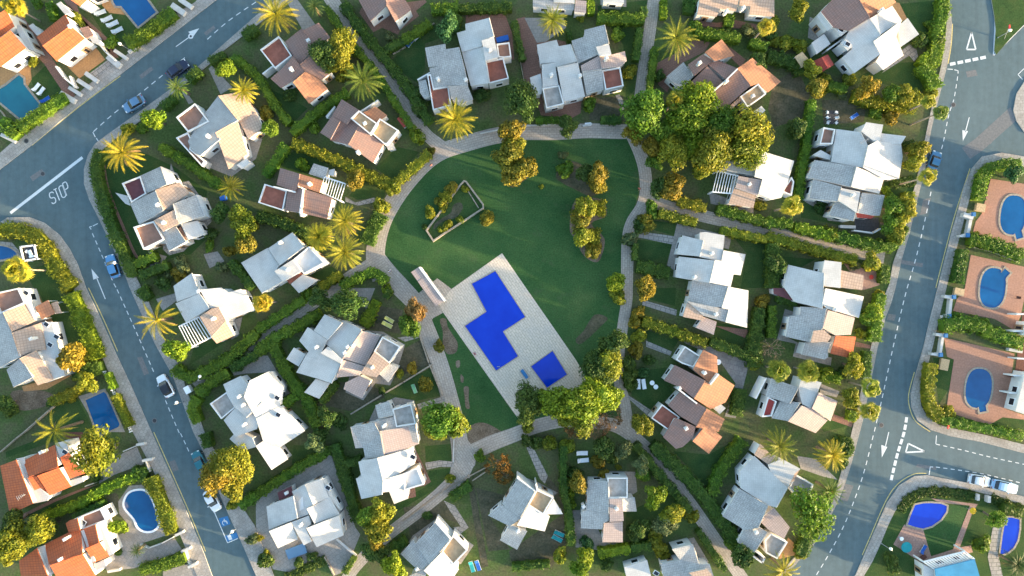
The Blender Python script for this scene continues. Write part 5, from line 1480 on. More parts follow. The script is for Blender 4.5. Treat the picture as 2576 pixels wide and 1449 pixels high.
# ------------------------------------------------------------------ cars
m_car('navy', (.010, .016, .045)); m_car('steel', (.10, .20, .32)); m_car('skyblue', (.07, .22, .42)); m_car('white', (.72, .74, .76)); m_car('teal', (.01, .14, .17)); m_car('bluecar', (.02, .12, .24)); m_car('silver', (.62, .64, .66)); m_car('paleblue', (.30, .45, .60))
m_plain('tyre', (.02, .02, .02), .8, .2, .1); m_plain('lamp', (.75, .75, .72), .15, .6, .05); m_plain('redlamp', (.35, .02, .02), .2, .5, .05)
def loft(sections, mat, name, parent, mats=None, smooth=True, capm=0):
    b = MB()
    for s0, s1 in zip(sections[:-1], sections[1:]):
        n = len(s0)
        for i in range(n - 1): b.face([s0[i], s1[i], s1[i + 1], s0[i + 1]])
    b.face(list(reversed(sections[0]))); b.face(sections[-1])
    return b.build(name, mat, parent, smooth=False, merge=True)
def car(paint, label, t, a, b_, roof=None, L=None):
    A, B_ = W(P(t, a)[0], .6), W(P(t, b_)[0], .6); LL = math.hypot(B_[0] - A[0], B_[1] - A[1]); rz = math.atan2(B_[1] - A[1], B_[0] - A[0])
    c = ((A[0] + B_[0]) / 2, (A[1] + B_[1]) / 2); L = LL; w = .90
    root = tag(empty('parked_car', (c[0], c[1], .012), rz), label, 'car', 'cars parked along the kerbs')
    LM_ = P(t, a)[0]
    def sec(x, w_, zb, zt, sh): return [(x, -w_ * .96, zb), (x, -w_, zb + .22), (x, -w_ * .99, zt - .08), (x, -w_ * sh, zt), (x, w_ * sh, zt), (x, w_ * .99, zt - .08), (x, w_, zb + .22), (x, w_ * .96, zb)]
    X = lambda f: (f - .5) * L
    bo = loft([sec(X(.0), w * .72, .36, .70, .80), sec(X(.025), w * .88, .28, .80, .86), sec(X(.09), w * .97, .24, .90, .88), sec(X(.26), w, .22, .93, .90), sec(X(.55), w, .22, .93, .90), sec(X(.70), w, .22, .90, .88), sec(X(.88), w * .95, .24, .80, .84), sec(X(.965), w * .84, .28, .70, .80), sec(X(1.0), w * .66, .36, .58, .75)], M(paint), 'body', root)
    def cs(x, w_, z): return [(x, -w_, .88), (x, -w_ * .84, z), (x, w_ * .84, z), (x, w_, .88)]
    loft([cs(X(.10), w * .80, .90), cs(X(.20), w * .88, 1.38), cs(X(.34), w * .90, 1.45), cs(X(.52), w * .90, 1.43), cs(X(.58), w * .88, 1.30), cs(X(.72), w * .80, .89)], M('dark'), 'windows', root)
    loft([[(X(f), -w * .735 * k, z - .03), (X(f), -w * .70 * k, z + .025), (X(f), w * .70 * k, z + .025), (X(f), w * .735 * k, z - .03)] for f, k, z in ((.185, .96, 1.36), (.25, 1.0, 1.44), (.36, 1.02, 1.47), (.50, 1.0, 1.45), (.545, .97, 1.41))], M(roof or paint), 'roof', root)
    for fx in (.18, .80):
        for sg in (-1, 1):
            q = MB(); q.tube((X(fx), sg * (w - .20), .32), (X(fx), sg * (w + .012), .32), .32, .32, 16); wh = q.build('wheel', M('tyre'), root)
            q = MB(); q.tube((X(fx), sg * (w + .0), .32), (X(fx), sg * (w + .02), .32), .19, .19, 10); q.build('rim', M('metalgrey'), wh)
    for sg in (-1, 1):
        q = MB(); q.box((X(.955), sg * w * .66, .70), (.16, .34, .10), 0); q.build('headlight', M('lamp'), root)
        q = MB(); q.box((X(.022), sg * w * .68, .76), (.08, .26, .12), 0); q.build('tail_light', M('redlamp'), root)
        q = MB(); q.box((X(.64), sg * (w + .07), .98), (.16, .20, .13), 0); q.build('mirror', M(paint), root)
    return root
car('navy', 'dark navy car parked on the north-west road next to the kerb', '00', '1690,775', '1890,625')
car('steel', 'steel-blue hatchback parked second on the north-west road, below the navy car', '00', '1450,990', '1250,1105')
car('skyblue', 'sky-blue car parked beside a long dark hedge by the white road arrow', '01', '1175,1345', '1100,1115')
car('white', 'white car with a black roof parked on the west road near the footpath', '02', '1720,1090', '1610,880', 'dark')
car('teal', 'teal car half hidden under a big tree on the west road', '03', '2060,390', '1960,195')
car('white', 'white car emerging from under the big tree by the disabled parking bay', '03', '2080,590', '2195,790')
car('bluecar', 'deep blue car parked under a fan palm on the east road', '31', '1645,250', '1705,75')
car('silver', 'silver-white car, first of two parked nose to tail in the south-east street', '33', '2015,465', '2232,505')
car('paleblue', 'pale blue car parked right behind the silver one in the south-east street', '33', '2245,515', '2510,580')

# ------------------------------------------------------------------ garden walls, gates, posts
def gwall(label, t, pts, h=1.0, w=.24, mat='stucco', cat='wall', name='garden_wall', cap=None):
    px = P(t, pts); q = [W(p, h) for p in px]; b = MB(); o = q[0]
    for a, c in zip(q[:-1], q[1:]):
        L = math.hypot(c[0] - a[0], c[1] - a[1]); b.box(((a[0] + c[0]) / 2 - o[0], (a[1] + c[1]) / 2 - o[1], h / 2), (L + w * .9, w, h), math.atan2(c[1] - a[1], c[0] - a[0]))
    ob = b.build(name, M(mat), None); ob.location = (o[0], o[1], 0)
    mid = (sum(p[0] for p in px) / len(px), sum(p[1] for p in px) / len(px))
    if label: tag(ob, label, cat)
    else: AUTO.append((ob, '', 'white' if mat == 'wallpaint' else 'pale stone', 'garden wall', cat, mid, 60))
    return ob
for t, pts, h, w, m in (('11', '2108,432 2170,530 2238,640', .6, .2, 'stone'), ('00', '1160,512 1262,582', 1.1, .3, 'stucco'), ('00', '870,742 962,808', 1.1, .35, 'stucco'), ('00', '790,812 892,878', 1.1, .35, 'stucco'), ('00', '702,885 800,948', 1.1, .3, 'stucco'), ('00', '622,945 728,1008', 1.2, .45, 'stucco'), ('00', '1745,60 1832,120', 1.2, .5, 'stucco'), ('00', '1100,580 1182,648', 1.3, .5, 'stucco'), ('00', '20,1360 140,1420', 1.0, .3, 'stucco'), ('00', '1820,0 1910,60', 1.2, .4, 'stucco'), ('00', '1300,520 1440,410', .9, .25, 'stucco'), ('00', '0,1110 130,1280', .5, .2, 'stone'),
        ('12', '955,1268 1270,1075 1480,950 1768,772', .5, .3, 'stone'), ('12', '1645,480 1740,760 1872,1080', .4, .25, 'stone'), ('02', '240,1449 500,1220 772,1012', 1.0, .22, 'stone'), ('13', '890,382 960,560 1042,790', .5, .25, 'stone'), ('13', '690,1262 730,1340 780,1440', .5, .25, 'stone'), ('03', '1410,1135 1490,1172 1620,1125 1735,1065', .8, .2, 'stucco'), ('03', '0,200 150,70 240,0', .8, .2, 'stone'), ('03', '1090,1408 1192,1390', 1, .45, 'stucco'), ('03', '1860,1205 1885,1300 1930,1360', 1, .25, 'stucco'), ('03', '1465,300 1500,400', 1, .2, 'stucco'), ('03', '855,548 965,508', .8, .16, 'stucco'), ('03', '1380,130 1440,120', 1.2, .5, 'stucco'), ('03', '1440,290 1520,275', 1.2, .5, 'stucco'), ('03', '1770,1040 1830,1012', 1.2, .5, 'stucco'), ('03', '1830,1205 1900,1175', 1.2, .5, 'stucco'), ('03', '1900,1360 1965,1330', 1.2, .5, 'stucco'), ('03', '1240,195 1370,140', 1, .2, 'stucco'),
        ('31', '2048,735 2015,900', 1.0, .6, 'stucco'), ('31', '1990,715 2050,735', 1.4, .9, 'stucco'), ('31', '1940,925 2000,918', 1.4, .5, 'stucco'), ('32', '1845,110 1830,260', 1.0, .6, 'stucco'), ('32', '1790,85 1850,95', 1.4, .6, 'stucco'), ('32', '1760,280 1740,360', 1.0, .2, 'stucco'), ('32', '1760,500 1735,660', 1.0, .55, 'stucco'), ('32', '1705,468 1760,475', 1.4, .6, 'stucco'), ('32', '1655,665 1715,670', 1.4, .5, 'stucco'), ('32', '2440,620 2550,640', 1.0, .6, 'stucco'), ('32', '2400,460 2490,470', .8, .5, 'stone'), ('31', '2080,1040 2280,1090 2520,1190', .4, .2, 'stone'),
        ('33', '2120,640 2118,680', 1.2, .5, 'stucco'), ('33', '2230,660 2228,700', 1.2, .6, 'stucco'), ('31', '740,830 870,835', .8, .6, 'stucco'), ('13', '820,1085 1000,1240', .3, .5, 'stucco'), ('23', '120,60 150,110', .6, .3, 'stone'), ('13', '1480,900 1930,560 2330,350', .35, .2, 'stone'), ('13', '1990,80 1985,300', .6, .2, 'stucco'), ('13', '2180,490 2330,390', .5, .2, 'stone'), ('20', '720,1262 800,1245', 1.0, .3, 'stucco'), ('20', '130,1265 440,1250', .4, .2, 'stucco'), ('10', '2260,1340 2460,1300', .7, .2, 'stucco'), ('10', '1380,540 1500,470', .5, .18, 'stone'), ('10', '1650,340 1790,230', .5, .18, 'stone'), ('20', '0,260 60,480 130,860', .6, .12, 'stone')):
    gwall(None, t, pts, h * (.6 if t == '00' else .8), w * (2.0 if t == '00' and m == 'stucco' else .85), 'wallpaint' if m == 'stucco' else m)
for t, pts in (('31', '2045,705 2085,710'), ('31', '1985,915 2030,920'), ('32', '1845,85 1890,95'), ('32', '1800,280 1840,285'), ('32', '1765,475 1805,480'), ('32', '1715,670 1755,672')):
    px = P(t, pts); q = [W(p, 1.2) for p in px]; c = ((q[0][0] + q[1][0]) / 2, (q[0][1] + q[1][1]) / 2); root = empty('gate_pillar', (c[0], c[1], 0))
    b = MB(); b.box((0, 0, .62), (.6, .6, 1.24)); b.build('shaft', M('stucco'), root); b = MB(); b.box((0, 0, 1.29), (.74, .74, .1), 0); b.box((0, 0, 1.39), (.5, .5, .1)); b.build('cap', M('bluepaint'), root)
    AUTO.append((root, '', 'blue-capped white', 'gate pillar', 'gate pillar', px[0], 40))
# picket fence by the west road
def fence(label, t, pts, h=1.0):
    px = P(t, pts); q = [W(p, h) for p in px]; o = q[0]; root = tag(empty('picket_fence', (o[0], o[1], 0)), label, 'fence'); sl_ = MB()
    for a, c in zip(q[:-1], q[1:]):
        L = math.hypot(c[0] - a[0], c[1] - a[1]); ang = math.atan2(c[1] - a[1], c[0] - a[0])
        for z in (.35, .8): sl_.box(((a[0] + c[0]) / 2 - o[0], (a[1] + c[1]) / 2 - o[1], z), (L, .05, .08), ang)
        n = int(L / .42)
        for i in range(n + 1): sl_.box((a[0] + (c[0] - a[0]) * i / n - o[0], a[1] + (c[1] - a[1]) * i / n - o[1], h / 2), (.2, .06, h), ang)
    sl_.build('slat_panel', M('whitepaint'), root)
    for a in q: b = MB(); b.box((a[0] - o[0], a[1] - o[1], h / 2 + .05), (.14, .14, h + .1)); b.build('post', M('whitepaint'), root)
fence('white picket fence between the yellow hedge and the west road pavement', '02', '1035,845 1120,1030 1210,1240 1305,1449')
# planter on the lawn
def planter():
    px = P('11', '1705,868 1782,985 1900,905 2080,790 2295,648 2290,600 2200,480 2118,370 2090,362 2055,400'); q = ccw([W(p, .7) for p in px])
    LM['wedge-shaped planter'] = (sum(p[0] for p in px) / len(px), sum(p[1] for p in px) / len(px)); o = q[0]
    root = tag(empty('planter', (o[0], o[1], 0)), 'wedge-shaped walled planter with pale rim, standing on the round lawn', 'planter'); i_ = inset(q, .28); b = MB(); n = len(q); r = lambda p, z: (p[0] - o[0], p[1] - o[1], z)
    for k in range(n):
        j = (k + 1) % n
        b.face([r(q[k], .7), r(q[j], .7), r(i_[j], .7), r(i_[k], .7)]); b.face([r(q[k], 0), r(q[j], 0), r(q[j], .7), r(q[k], .7)]); b.face([r(i_[j], .3), r(i_[k], .3), r(i_[k], .7), r(i_[j], .7)])
    b.build('rim_wall', M('stone'), root); b = MB(); b.face([r(p, .34) for p in i_]); b.build('soil', M('grass'), root)
    b = MB(); pp = smooth_path([W(p, .4) for p in P('11', '1790,860 1850,800 1930,760 2010,740 2080,650 2060,590 1990,610 1960,690 1880,740 1800,800')], 4, True); b.face([r(p, .37) for p in ccw(pp)]); b.build('gravel_bed', M('drygrass'), root)
planter()
# the pavilion by the pool
LM['pool pavilion'] = (4 * 1075, 4 * 722)
house('pool pavilion', 'long narrow pink-roofed pavilion between the round lawn and the pool deck', 'f P 2.7 11 1560,1290 1640,1236 1705,1325 1625,1380\nf P 2.72 11 1627,1382 1707,1327 1765,1410 1685,1465\nf P 2.69 11 1687,1467 1767,1412 1892,1580 1810,1632\nV 2.85 11 1645,1244 1892,1576', 'pavilion', 'pool_pavilion')
# sheds
house('red-roofed garden shed', 'small garden shed with a red gable roof below the skylight house', 's RED 2.0 2.8 30 525,737 465,612 540,577 600,690\ns RED 2.0 2.8 30 665,650 602,547 541,577 601,690', 'shed', 'garden_shed')
def canopy(label, t, pts, h, mat, cat='canopy', name='garden_canopy', ref=None, posts=True, sag=0):
    px = P(t, pts); q = ccw([W(p, h) for p in px]); o = q[0]; root = tag(empty(name, (o[0], o[1], 0)), label, cat); b = MB()
    if ref: LM[ref] = px[0]
    e = Vector((q[1][0] - q[0][0], q[1][1] - q[0][1])); b.face([(x - o[0], y - o[1], h) for x, y in q], [uvrot(p, math.atan2(e.y, e.x)) for p in q]); n = len(q)
    for i in range(n):
        a, c = q[i], q[(i + 1) % n]; b.face([(a[0] - o[0], a[1] - o[1], h - .08), (c[0] - o[0], c[1] - o[1], h - .08), (c[0] - o[0], c[1] - o[1], h), (a[0] - o[0], a[1] - o[1], h)])
    b.face([(x - o[0], y - o[1], h - .08) for x, y in reversed(q)]); b.build('roof_panel', M(mat), root)
    for p in inset(q, .12):
        b = MB(); b.tube((p[0] - o[0], p[1] - o[1], 0), (p[0] - o[0], p[1] - o[1], h - .08), .06, .06, 6); b.build('post', M('whitepaint'), root)
canopy('straw-topped garden shelter beside the red-roofed shed', '30', '268,572 345,520 420,612 340,682', 2.3, 'straw')
canopy('orange timber canopy standing on the ochre patio', '02', '352,190 482,122 552,258 420,315', 2.5, 'TO')
canopy('tan canopy square beside the larger orange timber one', '02', '512,155 572,135 622,250 556,262', 2.1, 'T')
canopy('cream triangular shade sail stretched beside the ochre terrace', '23', '420,672 512,826 325,830', 2.7, 'Wf', 'shade sail', 'shade_sail')
# gazebo
def gazebo():
    px = P('01', '205,1035 345,1020 372,1155 240,1175'); q = [W(p, 2.2) for p in px]; c = W(P('01', '290,1098')[0], 2.2); root = tag(empty('gazebo', (c[0], c[1], 0)), 'white-framed open gazebo beside the round pool at the left edge', 'gazebo'); LM['white gazebo'] = px[0]
    b = MB()
    for a, d in zip(q, q[1:] + q[:1]): L = math.hypot(d[0] - a[0], d[1] - a[1]); b.box(((a[0] + d[0]) / 2 - c[0], (a[1] + d[1]) / 2 - c[1], 2.2), (L + .2, .26, .18), math.atan2(d[1] - a[1], d[0] - a[0]))
    b.build('frame', M('whitepaint'), root); b = MB(); b.face([(x - c[0], y - c[1], 1.9) for x, y in inset(ccw(q), .1)]); b.build('canvas', M('dark'), root)
    for a in q: b = MB(); b.box((a[0] - c[0], a[1] - c[1], 1.1), (.14, .14, 2.2)); b.build('post', M('whitepaint'), root)
    b = MB(); b.box((.1, 0, 2.0), (.5, 1.1, .2), .4); b.box((-.5, .3, 2.0), (.5, .4, .2), .9); b.box((.4, -.6, 2.02), (.9, .3, .15), .2); b.build('folded_cloth', M('whitepaint'), root)
gazebo()

# ------------------------------------------------------------------ street lamps, signs, manholes
def lamp(label, t, base, head, z=4.0, mat='whitepaint'):
    a = W(P(t, base)[0], .1); root = tag(empty('street_lamp', (a[0], a[1], 0)), label, 'street lamp', 'street lamps along the pavements')
    hd = W(P(t, head)[0], z); top = Vector((hd[0] - a[0], hd[1] - a[1], z))
    b = MB(); b.tube((0, 0, 0), (0, 0, .4), .11, .09, 8); b.build('base', M('metalgrey'), root)
    b = MB(); b.tube((0, 0, .4), (top.x * .25, top.y * .25, z * .96), .055, .045, 8); b.tube((top.x * .25, top.y * .25, z * .96), (top.x * .8, top.y * .8, z - .1), .045, .04, 8); b.build('pole', M('metalgrey'), root)
    bm = bmesh.new(); bmesh.ops.create_icosphere(bm, subdivisions=2, radius=.27); bmesh.ops.translate(bm, vec=top, verts=bm.verts); me = bpy.data.meshes.new('globe'); bm.to_mesh(me); bm.free(); me.materials.append(M('whitepaint')); obj_of('globe', me, root)
lamp('white globe lamp in front of the hedge by the orange villa', '00', '1300,500', '1205,440'); lamp('white globe lamp over the sky-blue parked car', '01', '1215,1205', '1150,1195'); lamp('white globe lamp on the pavement below the black-roofed car', '02', '1850,1142', '1775,1152')
lamp('white globe lamp at the end of the disabled parking bay', '03', '2385,965', '2335,1000'); lamp('slim street lamp leaning over the grass verge at the bottom', '33', '1140,1120', '1235,1175'); lamp('street lamp on the traffic island beside the red sign', '30', '2310,380', '2435,305')
lamp('white globe lamp by the footpath near the black-roofed car', '02', '2060,925', '2010,890', 3.2)
def sign(label, t, base, head, z=2.4, col='redlamp'):
    a = W(P(t, base)[0], .1); hd = W(P(t, head)[0], z); root = tag(empty('road_sign', (a[0], a[1], 0)), label, 'road sign'); d = Vector((hd[0] - a[0], hd[1] - a[1], 0))
    b = MB(); b.tube((0, 0, 0), (d.x * .7, d.y * .7, z), .035, .035, 6); b.build('post', M('metalgrey'), root)
    b = MB(); b.tube((d.x * .7 - .05, d.y * .7, z), (d.x * .7 + .05, d.y * .7 - .01, z + .12), .34, .34, 16); b.build('plate', M(col), root)
sign('round red road sign on a pole on the traffic island', '30', '2380,395', '2400,238', 2.6); sign('round red and blue sign on the pavement corner below the terracotta terrace', '32', '1780,1400', '1792,1388', 2.0)
for i, (t, q, lab) in enumerate((('01', '430,300', 'dark round manhole cover above the long stop line'), ('02', '1555,1335', 'dark manhole cover in the west road below the pool fence'), ('30', '1865,1055', 'dark manhole cover on the dashed line of the east road'), ('32', '1140,1380', 'brown manhole cover beside the wide dashed line at the lower junction'), ('00', '270,1420', 'small dark drain cover in the north-west pavement'), ('00', '1920,365', 'pale-ringed manhole cover on the white arrow of the north-west road'))):
    c = W(P(t, q)[0], 0); root = tag(empty('manhole_cover', (c[0], c[1], 0.131 if i == 4 else .0075)), lab, 'manhole cover', 'manhole covers'); b = MB(); b.tube((0, 0, 0), (0, 0, .014), .46, .46, 20); b.build('ring', M('patch' if i != 5 else 'roadpaint'), root); b = MB(); b.tube((0, 0, .01), (0, 0, .02), .34 if i != 5 else .2, .33 if i != 5 else .2, 18); b.build('lid', M('iron'), root)

# ------------------------------------------------------------------ garden furniture
m_plain('teal_cloth', (.02, .25, .27), .8, .2, .1); m_plain('blue_cloth', (.02, .10, .38), .8, .2, .1); m_plain('white_cloth', (.72, .74, .75), .8, .2, .06); m_plain('green_cloth', (.18, .42, .22), .8, .2, .1); m_plain('lime_cloth', (.50, .50, .16), .8, .2, .1); m_plain('grey_cloth', (.42, .48, .52), .8, .2, .1); m_plain('yellow_cloth', (.65, .38, .02), .7, .2, .1); m_plain('red_cloth', (.40, .05, .04), .8, .2, .1); m_plain('skin', (.45, .26, .17), .6, .3, .1)
def make_lounger(mat):
    root = empty('sun_lounger'); b = MB(); b.box((.25, 0, .32), (1.35, .66, .07)); b.build('seat', M(mat), root)
    b = MB(); b.box(None, (.72, .66, .06), M=Matrix.Translation((-.70, 0, .50)) @ Matrix.Rotation(R_(33), 4, 'Y')); b.build('backrest', M(mat), root)
    b = MB()
    for sy in (-.34, .34): b.box((0, sy, .28), (1.9, .05, .06))
    for sx in (-.9, .9): b.box((sx, 0, .28), (.05, .7, .06))
    b.build('frame', M('whitepaint'), root)
    for sx in (-.75, .75):
        for sy in (-.32, .32): b = MB(); b.box((sx, sy, .13), (.05, .05, .26)); b.build('leg', M('whitepaint'), root)
    return root
PROTO = {}
def lounger(mat, label, t, a, b_, grp):
    A, B_ = W(P(t, a)[0], .3), W(P(t, b_)[0], .3); c = ((A[0] + B_[0]) / 2, (A[1] + B_[1]) / 2); rz = math.atan2(B_[1] - A[1], B_[0] - A[0])
    if mat not in PROTO: o = PROTO[mat] = make_lounger(mat)
    else: o = copy_tree(PROTO[mat])
    s = max(.85, min(1.25, math.hypot(B_[0] - A[0], B_[1] - A[1]) / 1.95)); o.location = (c[0], c[1], .03); o.rotation_euler = (0, 0, rz); o.scale = (s, s, s); tag(o, label, 'sun lounger', grp)
G4 = 'grey loungers in a row on the lawn by the top pool'
lounger('grey_cloth', 'grey lounger standing apart, uppermost of the four on the lawn', '00', '960,145', '1065,105', G4); lounger('grey_cloth', 'grey lounger second from the top in the row of four', '00', '1030,215', '1130,165', G4); lounger('grey_cloth', 'grey lounger third from the top in the row of four', '00', '1085,265', '1190,215', G4); lounger('grey_cloth', 'grey lounger lowest in the row of four on the lawn', '00', '1135,330', '1235,280', G4)
lounger('white_cloth', 'white lounger nearer the teal corner pool', '00', '345,900', '385,850', 'white loungers by the teal corner pool'); lounger('white_cloth', 'white lounger further from the teal corner pool', '00', '390,950', '440,880', 'white loungers by the teal corner pool'); lounger('blue_cloth', 'blue lounger on the lawn by the teal corner pool', '00', '415,1030', '500,975', 'lounger by the teal corner pool')
lounger('lime_cloth', 'yellow-green lounger lower of the pair on the dry lawn', '12', '1275,345', '1370,395', 'lime loungers on the dry lawn'); lounger('lime_cloth', 'yellow and green lounger upper of the pair on the dry lawn', '12', '1300,295', '1385,345', 'lime loungers on the dry lawn'); lounger('green_cloth', 'single pale green lounger beside a small amber tree', '12', '1575,970', '1610,1060', 'lounger beside the amber tree')
lounger('teal_cloth', 'teal lounger beside a blue one below the stone garden steps', '13', '2155,1300', '2190,1410', 'loungers below the steps'); lounger('blue_cloth', 'blue lounger beside a teal one below the stone garden steps', '13', '2215,1290', '2250,1395', 'loungers below the steps')
lounger('teal_cloth', 'teal lounger upper of the slanted pair near the shade sail', '23', '425,1000', '525,1045', 'teal loungers near the sail'); lounger('teal_cloth', 'teal lounger lower of the slanted pair near the shade sail', '23', '405,1045', '505,1100', 'teal loungers near the sail')
lounger('white_cloth', 'white lounger beside the terracotta house, outer one of the pair', '22', '1270,915', '1275,1020', 'white loungers by the terracotta house'); lounger('white_cloth', 'white lounger beside the terracotta house, the one nearer the round tables', '22', '1318,915', '1335,1020', 'white loungers by the terracotta house')
lounger('white_cloth', 'white lounger lying level, upper of two on dark ground among shrubs', '23', '650,212', '765,212', 'white loungers among the shrubs'); lounger('white_cloth', 'white lounger lying level, lower of two on dark ground among shrubs', '23', '660,290', '775,280', 'white loungers among the shrubs')
lounger('blue_cloth', 'blue lounger alone on the dry plot by the tiled patio square', '30', '830,1195', '905,1145', 'lounger by the patio square')
lounger('blue_cloth', 'royal blue lounger on the pink paving by the leaf-shaped pool', '33', '1540,1220', '1590,1140', 'lounger by the leaf pool'); lounger('white_cloth', 'white-framed blue-and-white lounger by a garden hedge at the top', '10', '1600,390', '1640,355', 'garden seats at the top'); lounger('blue_cloth', 'blue lounger with white head end by a garden hedge at the top', '10', '1520,470', '1580,395', 'garden seats at the top')
def table(label, t, q, r, mat='whitepaint', h=.74, cat='table'):
    c = W(P(t, q)[0], h); root = tag(empty('round_table', (c[0], c[1], .03)), label, cat); b = MB(); b.tube((0, 0, h - .04), (0, 0, h), r, r, 20); b.build('tabletop', M(mat), root); b = MB(); b.tube((0, 0, 0), (0, 0, h - .04), .06, .05, 8); b.tube((0, 0, 0), (0, 0, .04), r * .5, r * .45, 12); b.build('pedestal', M('metalgrey'), root)
table('small white round table nearer the pair of white loungers', '22', '1410,955', .42); table('small white round table further from the pair of white loungers', '22', '1447,995', .42); table('white round table in the corner of the grey stone yard', '22', '2075,745', .5)
table('dark teal round table on the pink paving by the leaf-shaped pool', '33', '1395,1160', .95, 'teal_cloth'); table('red square-topped low table on the pink terrace by the east road', '31', '1040,1340', .4, 'red_cloth', .5); table('white round table on the maroon roof of the paved-plot house', '33', '1345,1075', .35)
def parasol(label, t, q, r, mat):
    z = 2.2; c = W(P(t, q)[0], z); root = tag(empty('parasol', (c[0], c[1], .03)), label, 'parasol'); b = MB()
    for i in range(8):
        a0, a1 = i * math.pi / 4, (i + 1) * math.pi / 4; b.face([(0, 0, z), (r * math.cos(a0), r * math.sin(a0), z - .35), (r * math.cos(a1), r * math.sin(a1), z - .35)])
    b.build('canopy', M(mat), root); b = MB(); b.tube((0, 0, 0), (0, 0, z), .03, .03, 6); b.build('pole', M('metalgrey'), root)
parasol('yellow parasol beside the pink garden path at the bottom', '33', '2075,800', .6, 'yellow_cloth')
def chest(label, t, q, size, mat, rz, name, cat, lid=None):
    c = W(P(t, q)[0], size[2]); root = tag(empty(name, (c[0], c[1], .03), rz), label, cat); b = MB(); b.box((0, 0, size[2] / 2), size); b.build('box_body', M(mat), root); b = MB(); b.box((0, 0, size[2] + .03), (size[0] + .08, size[1] + .08, .06)); b.build('lid', M(lid or mat), root)
chest('dark wooden chest on the pink paving beside the blue lounger', '33', '1570,1262', (.8, .5, .5), 'BROWN', .6, 'storage_chest', 'chest'); chest('brick and white barbecue block beside the brown house terraces', '10', '1475,1225', (.9, 1.9, 1.0), 'stucco', .65, 'barbecue', 'barbecue', 'RED')
chest('blue-covered boat-shaped bundle on the brown terrace above the blue house', '10', '2480,390', (2.1, .8, .6), 'blue_cloth', .25, 'covered_boat', 'boat'); chest('narrow blue float lying on the deck between the two pools', '22', '125,865', (1.7, .5, .25), 'bluepaint', -.95, 'pool_float', 'float')
chest('white electricity cabinet on the pavement beside the black-roofed car', '02', '1885,1025', (.9, 1.2, 1.1), 'whitepaint', .5, 'utility_cabinet', 'cabinet'); chest('white slatted bench box on the ring path under a sapling', '20', '765,1250', (1.0, .45, .5), 'whitepaint', .1, 'bench_box', 'bench'); chest('blue-covered basin on the paved plot below the white house', '13', '405,1200', (3.4, 1.7, .5), 'steel', .35, 'covered_basin', 'basin')
chest('blue bin beside a small golden palm', '01', '2240,545', (.9, .7, .9), 'blue_cloth', .3, 'storage_bin', 'bin'); chest('slatted cream bench stack beside the upper terracotta terrace gate', '31', '2140,640', (1.5, 1.3, .6), 'straw', -.2, 'slatted_bench', 'bench'); chest('slatted cream bench stack on the lawn by the lowest oval pool', '32', '1775,770', (1.4, 1.9, .5), 'straw', -.2, 'slatted_bench', 'bench'); chest('slatted cream bench stack by the middle terracotta terrace gate', '32', '1925,40', (1.6, 1.2, .6), 'straw', -.2, 'slatted_bench', 'bench')
# chairs round the dark patio square
def chair(label, t, q, rz, mat, grp):
    c = W(P(t, q)[0], .5); root = tag(empty('garden_chair', (c[0], c[1], .035), rz), label, 'chair', grp); b = MB(); b.box((0, 0, .43), (.46, .46, .05)); b.build('seat', M(mat), root); b = MB(); b.box((-.23, 0, .66), (.05, .46, .46)); b.build('backrest', M(mat), root)
    for sx in (-.2, .2):
        for sy in (-.2, .2): b = MB(); b.box((sx, sy, .21), (.04, .04, .42)); b.build('leg', M(mat), root)
for i, q in enumerate(('600,1130', '690,1130', '600,1180', '690,1185', '605,1235', '690,1235')): chair('white garden chair standing on the dark tiled patio square', '30', q, i * 1.1, 'white_cloth', 'white chairs on the dark patio square')
chair('dark garden chair facing into the brown porch, uppermost in its row', '32', '2515,95', 2.9, 'BROWN', 'brown chairs on the terraces'); chair('dark garden chair by the porch beam above the lowest terrace', '32', '2480,705', 2.9, 'BROWN', 'brown chairs on the terraces'); chair('dark garden chair by the porch beam level with the lowest oval pool', '32', '2440,880', 2.9, 'BROWN', 'brown chairs on the terraces'); chair('dark garden chair by the lowest porch beam', '32', '2400,1045', 2.9, 'BROWN', 'brown chairs on the terraces')

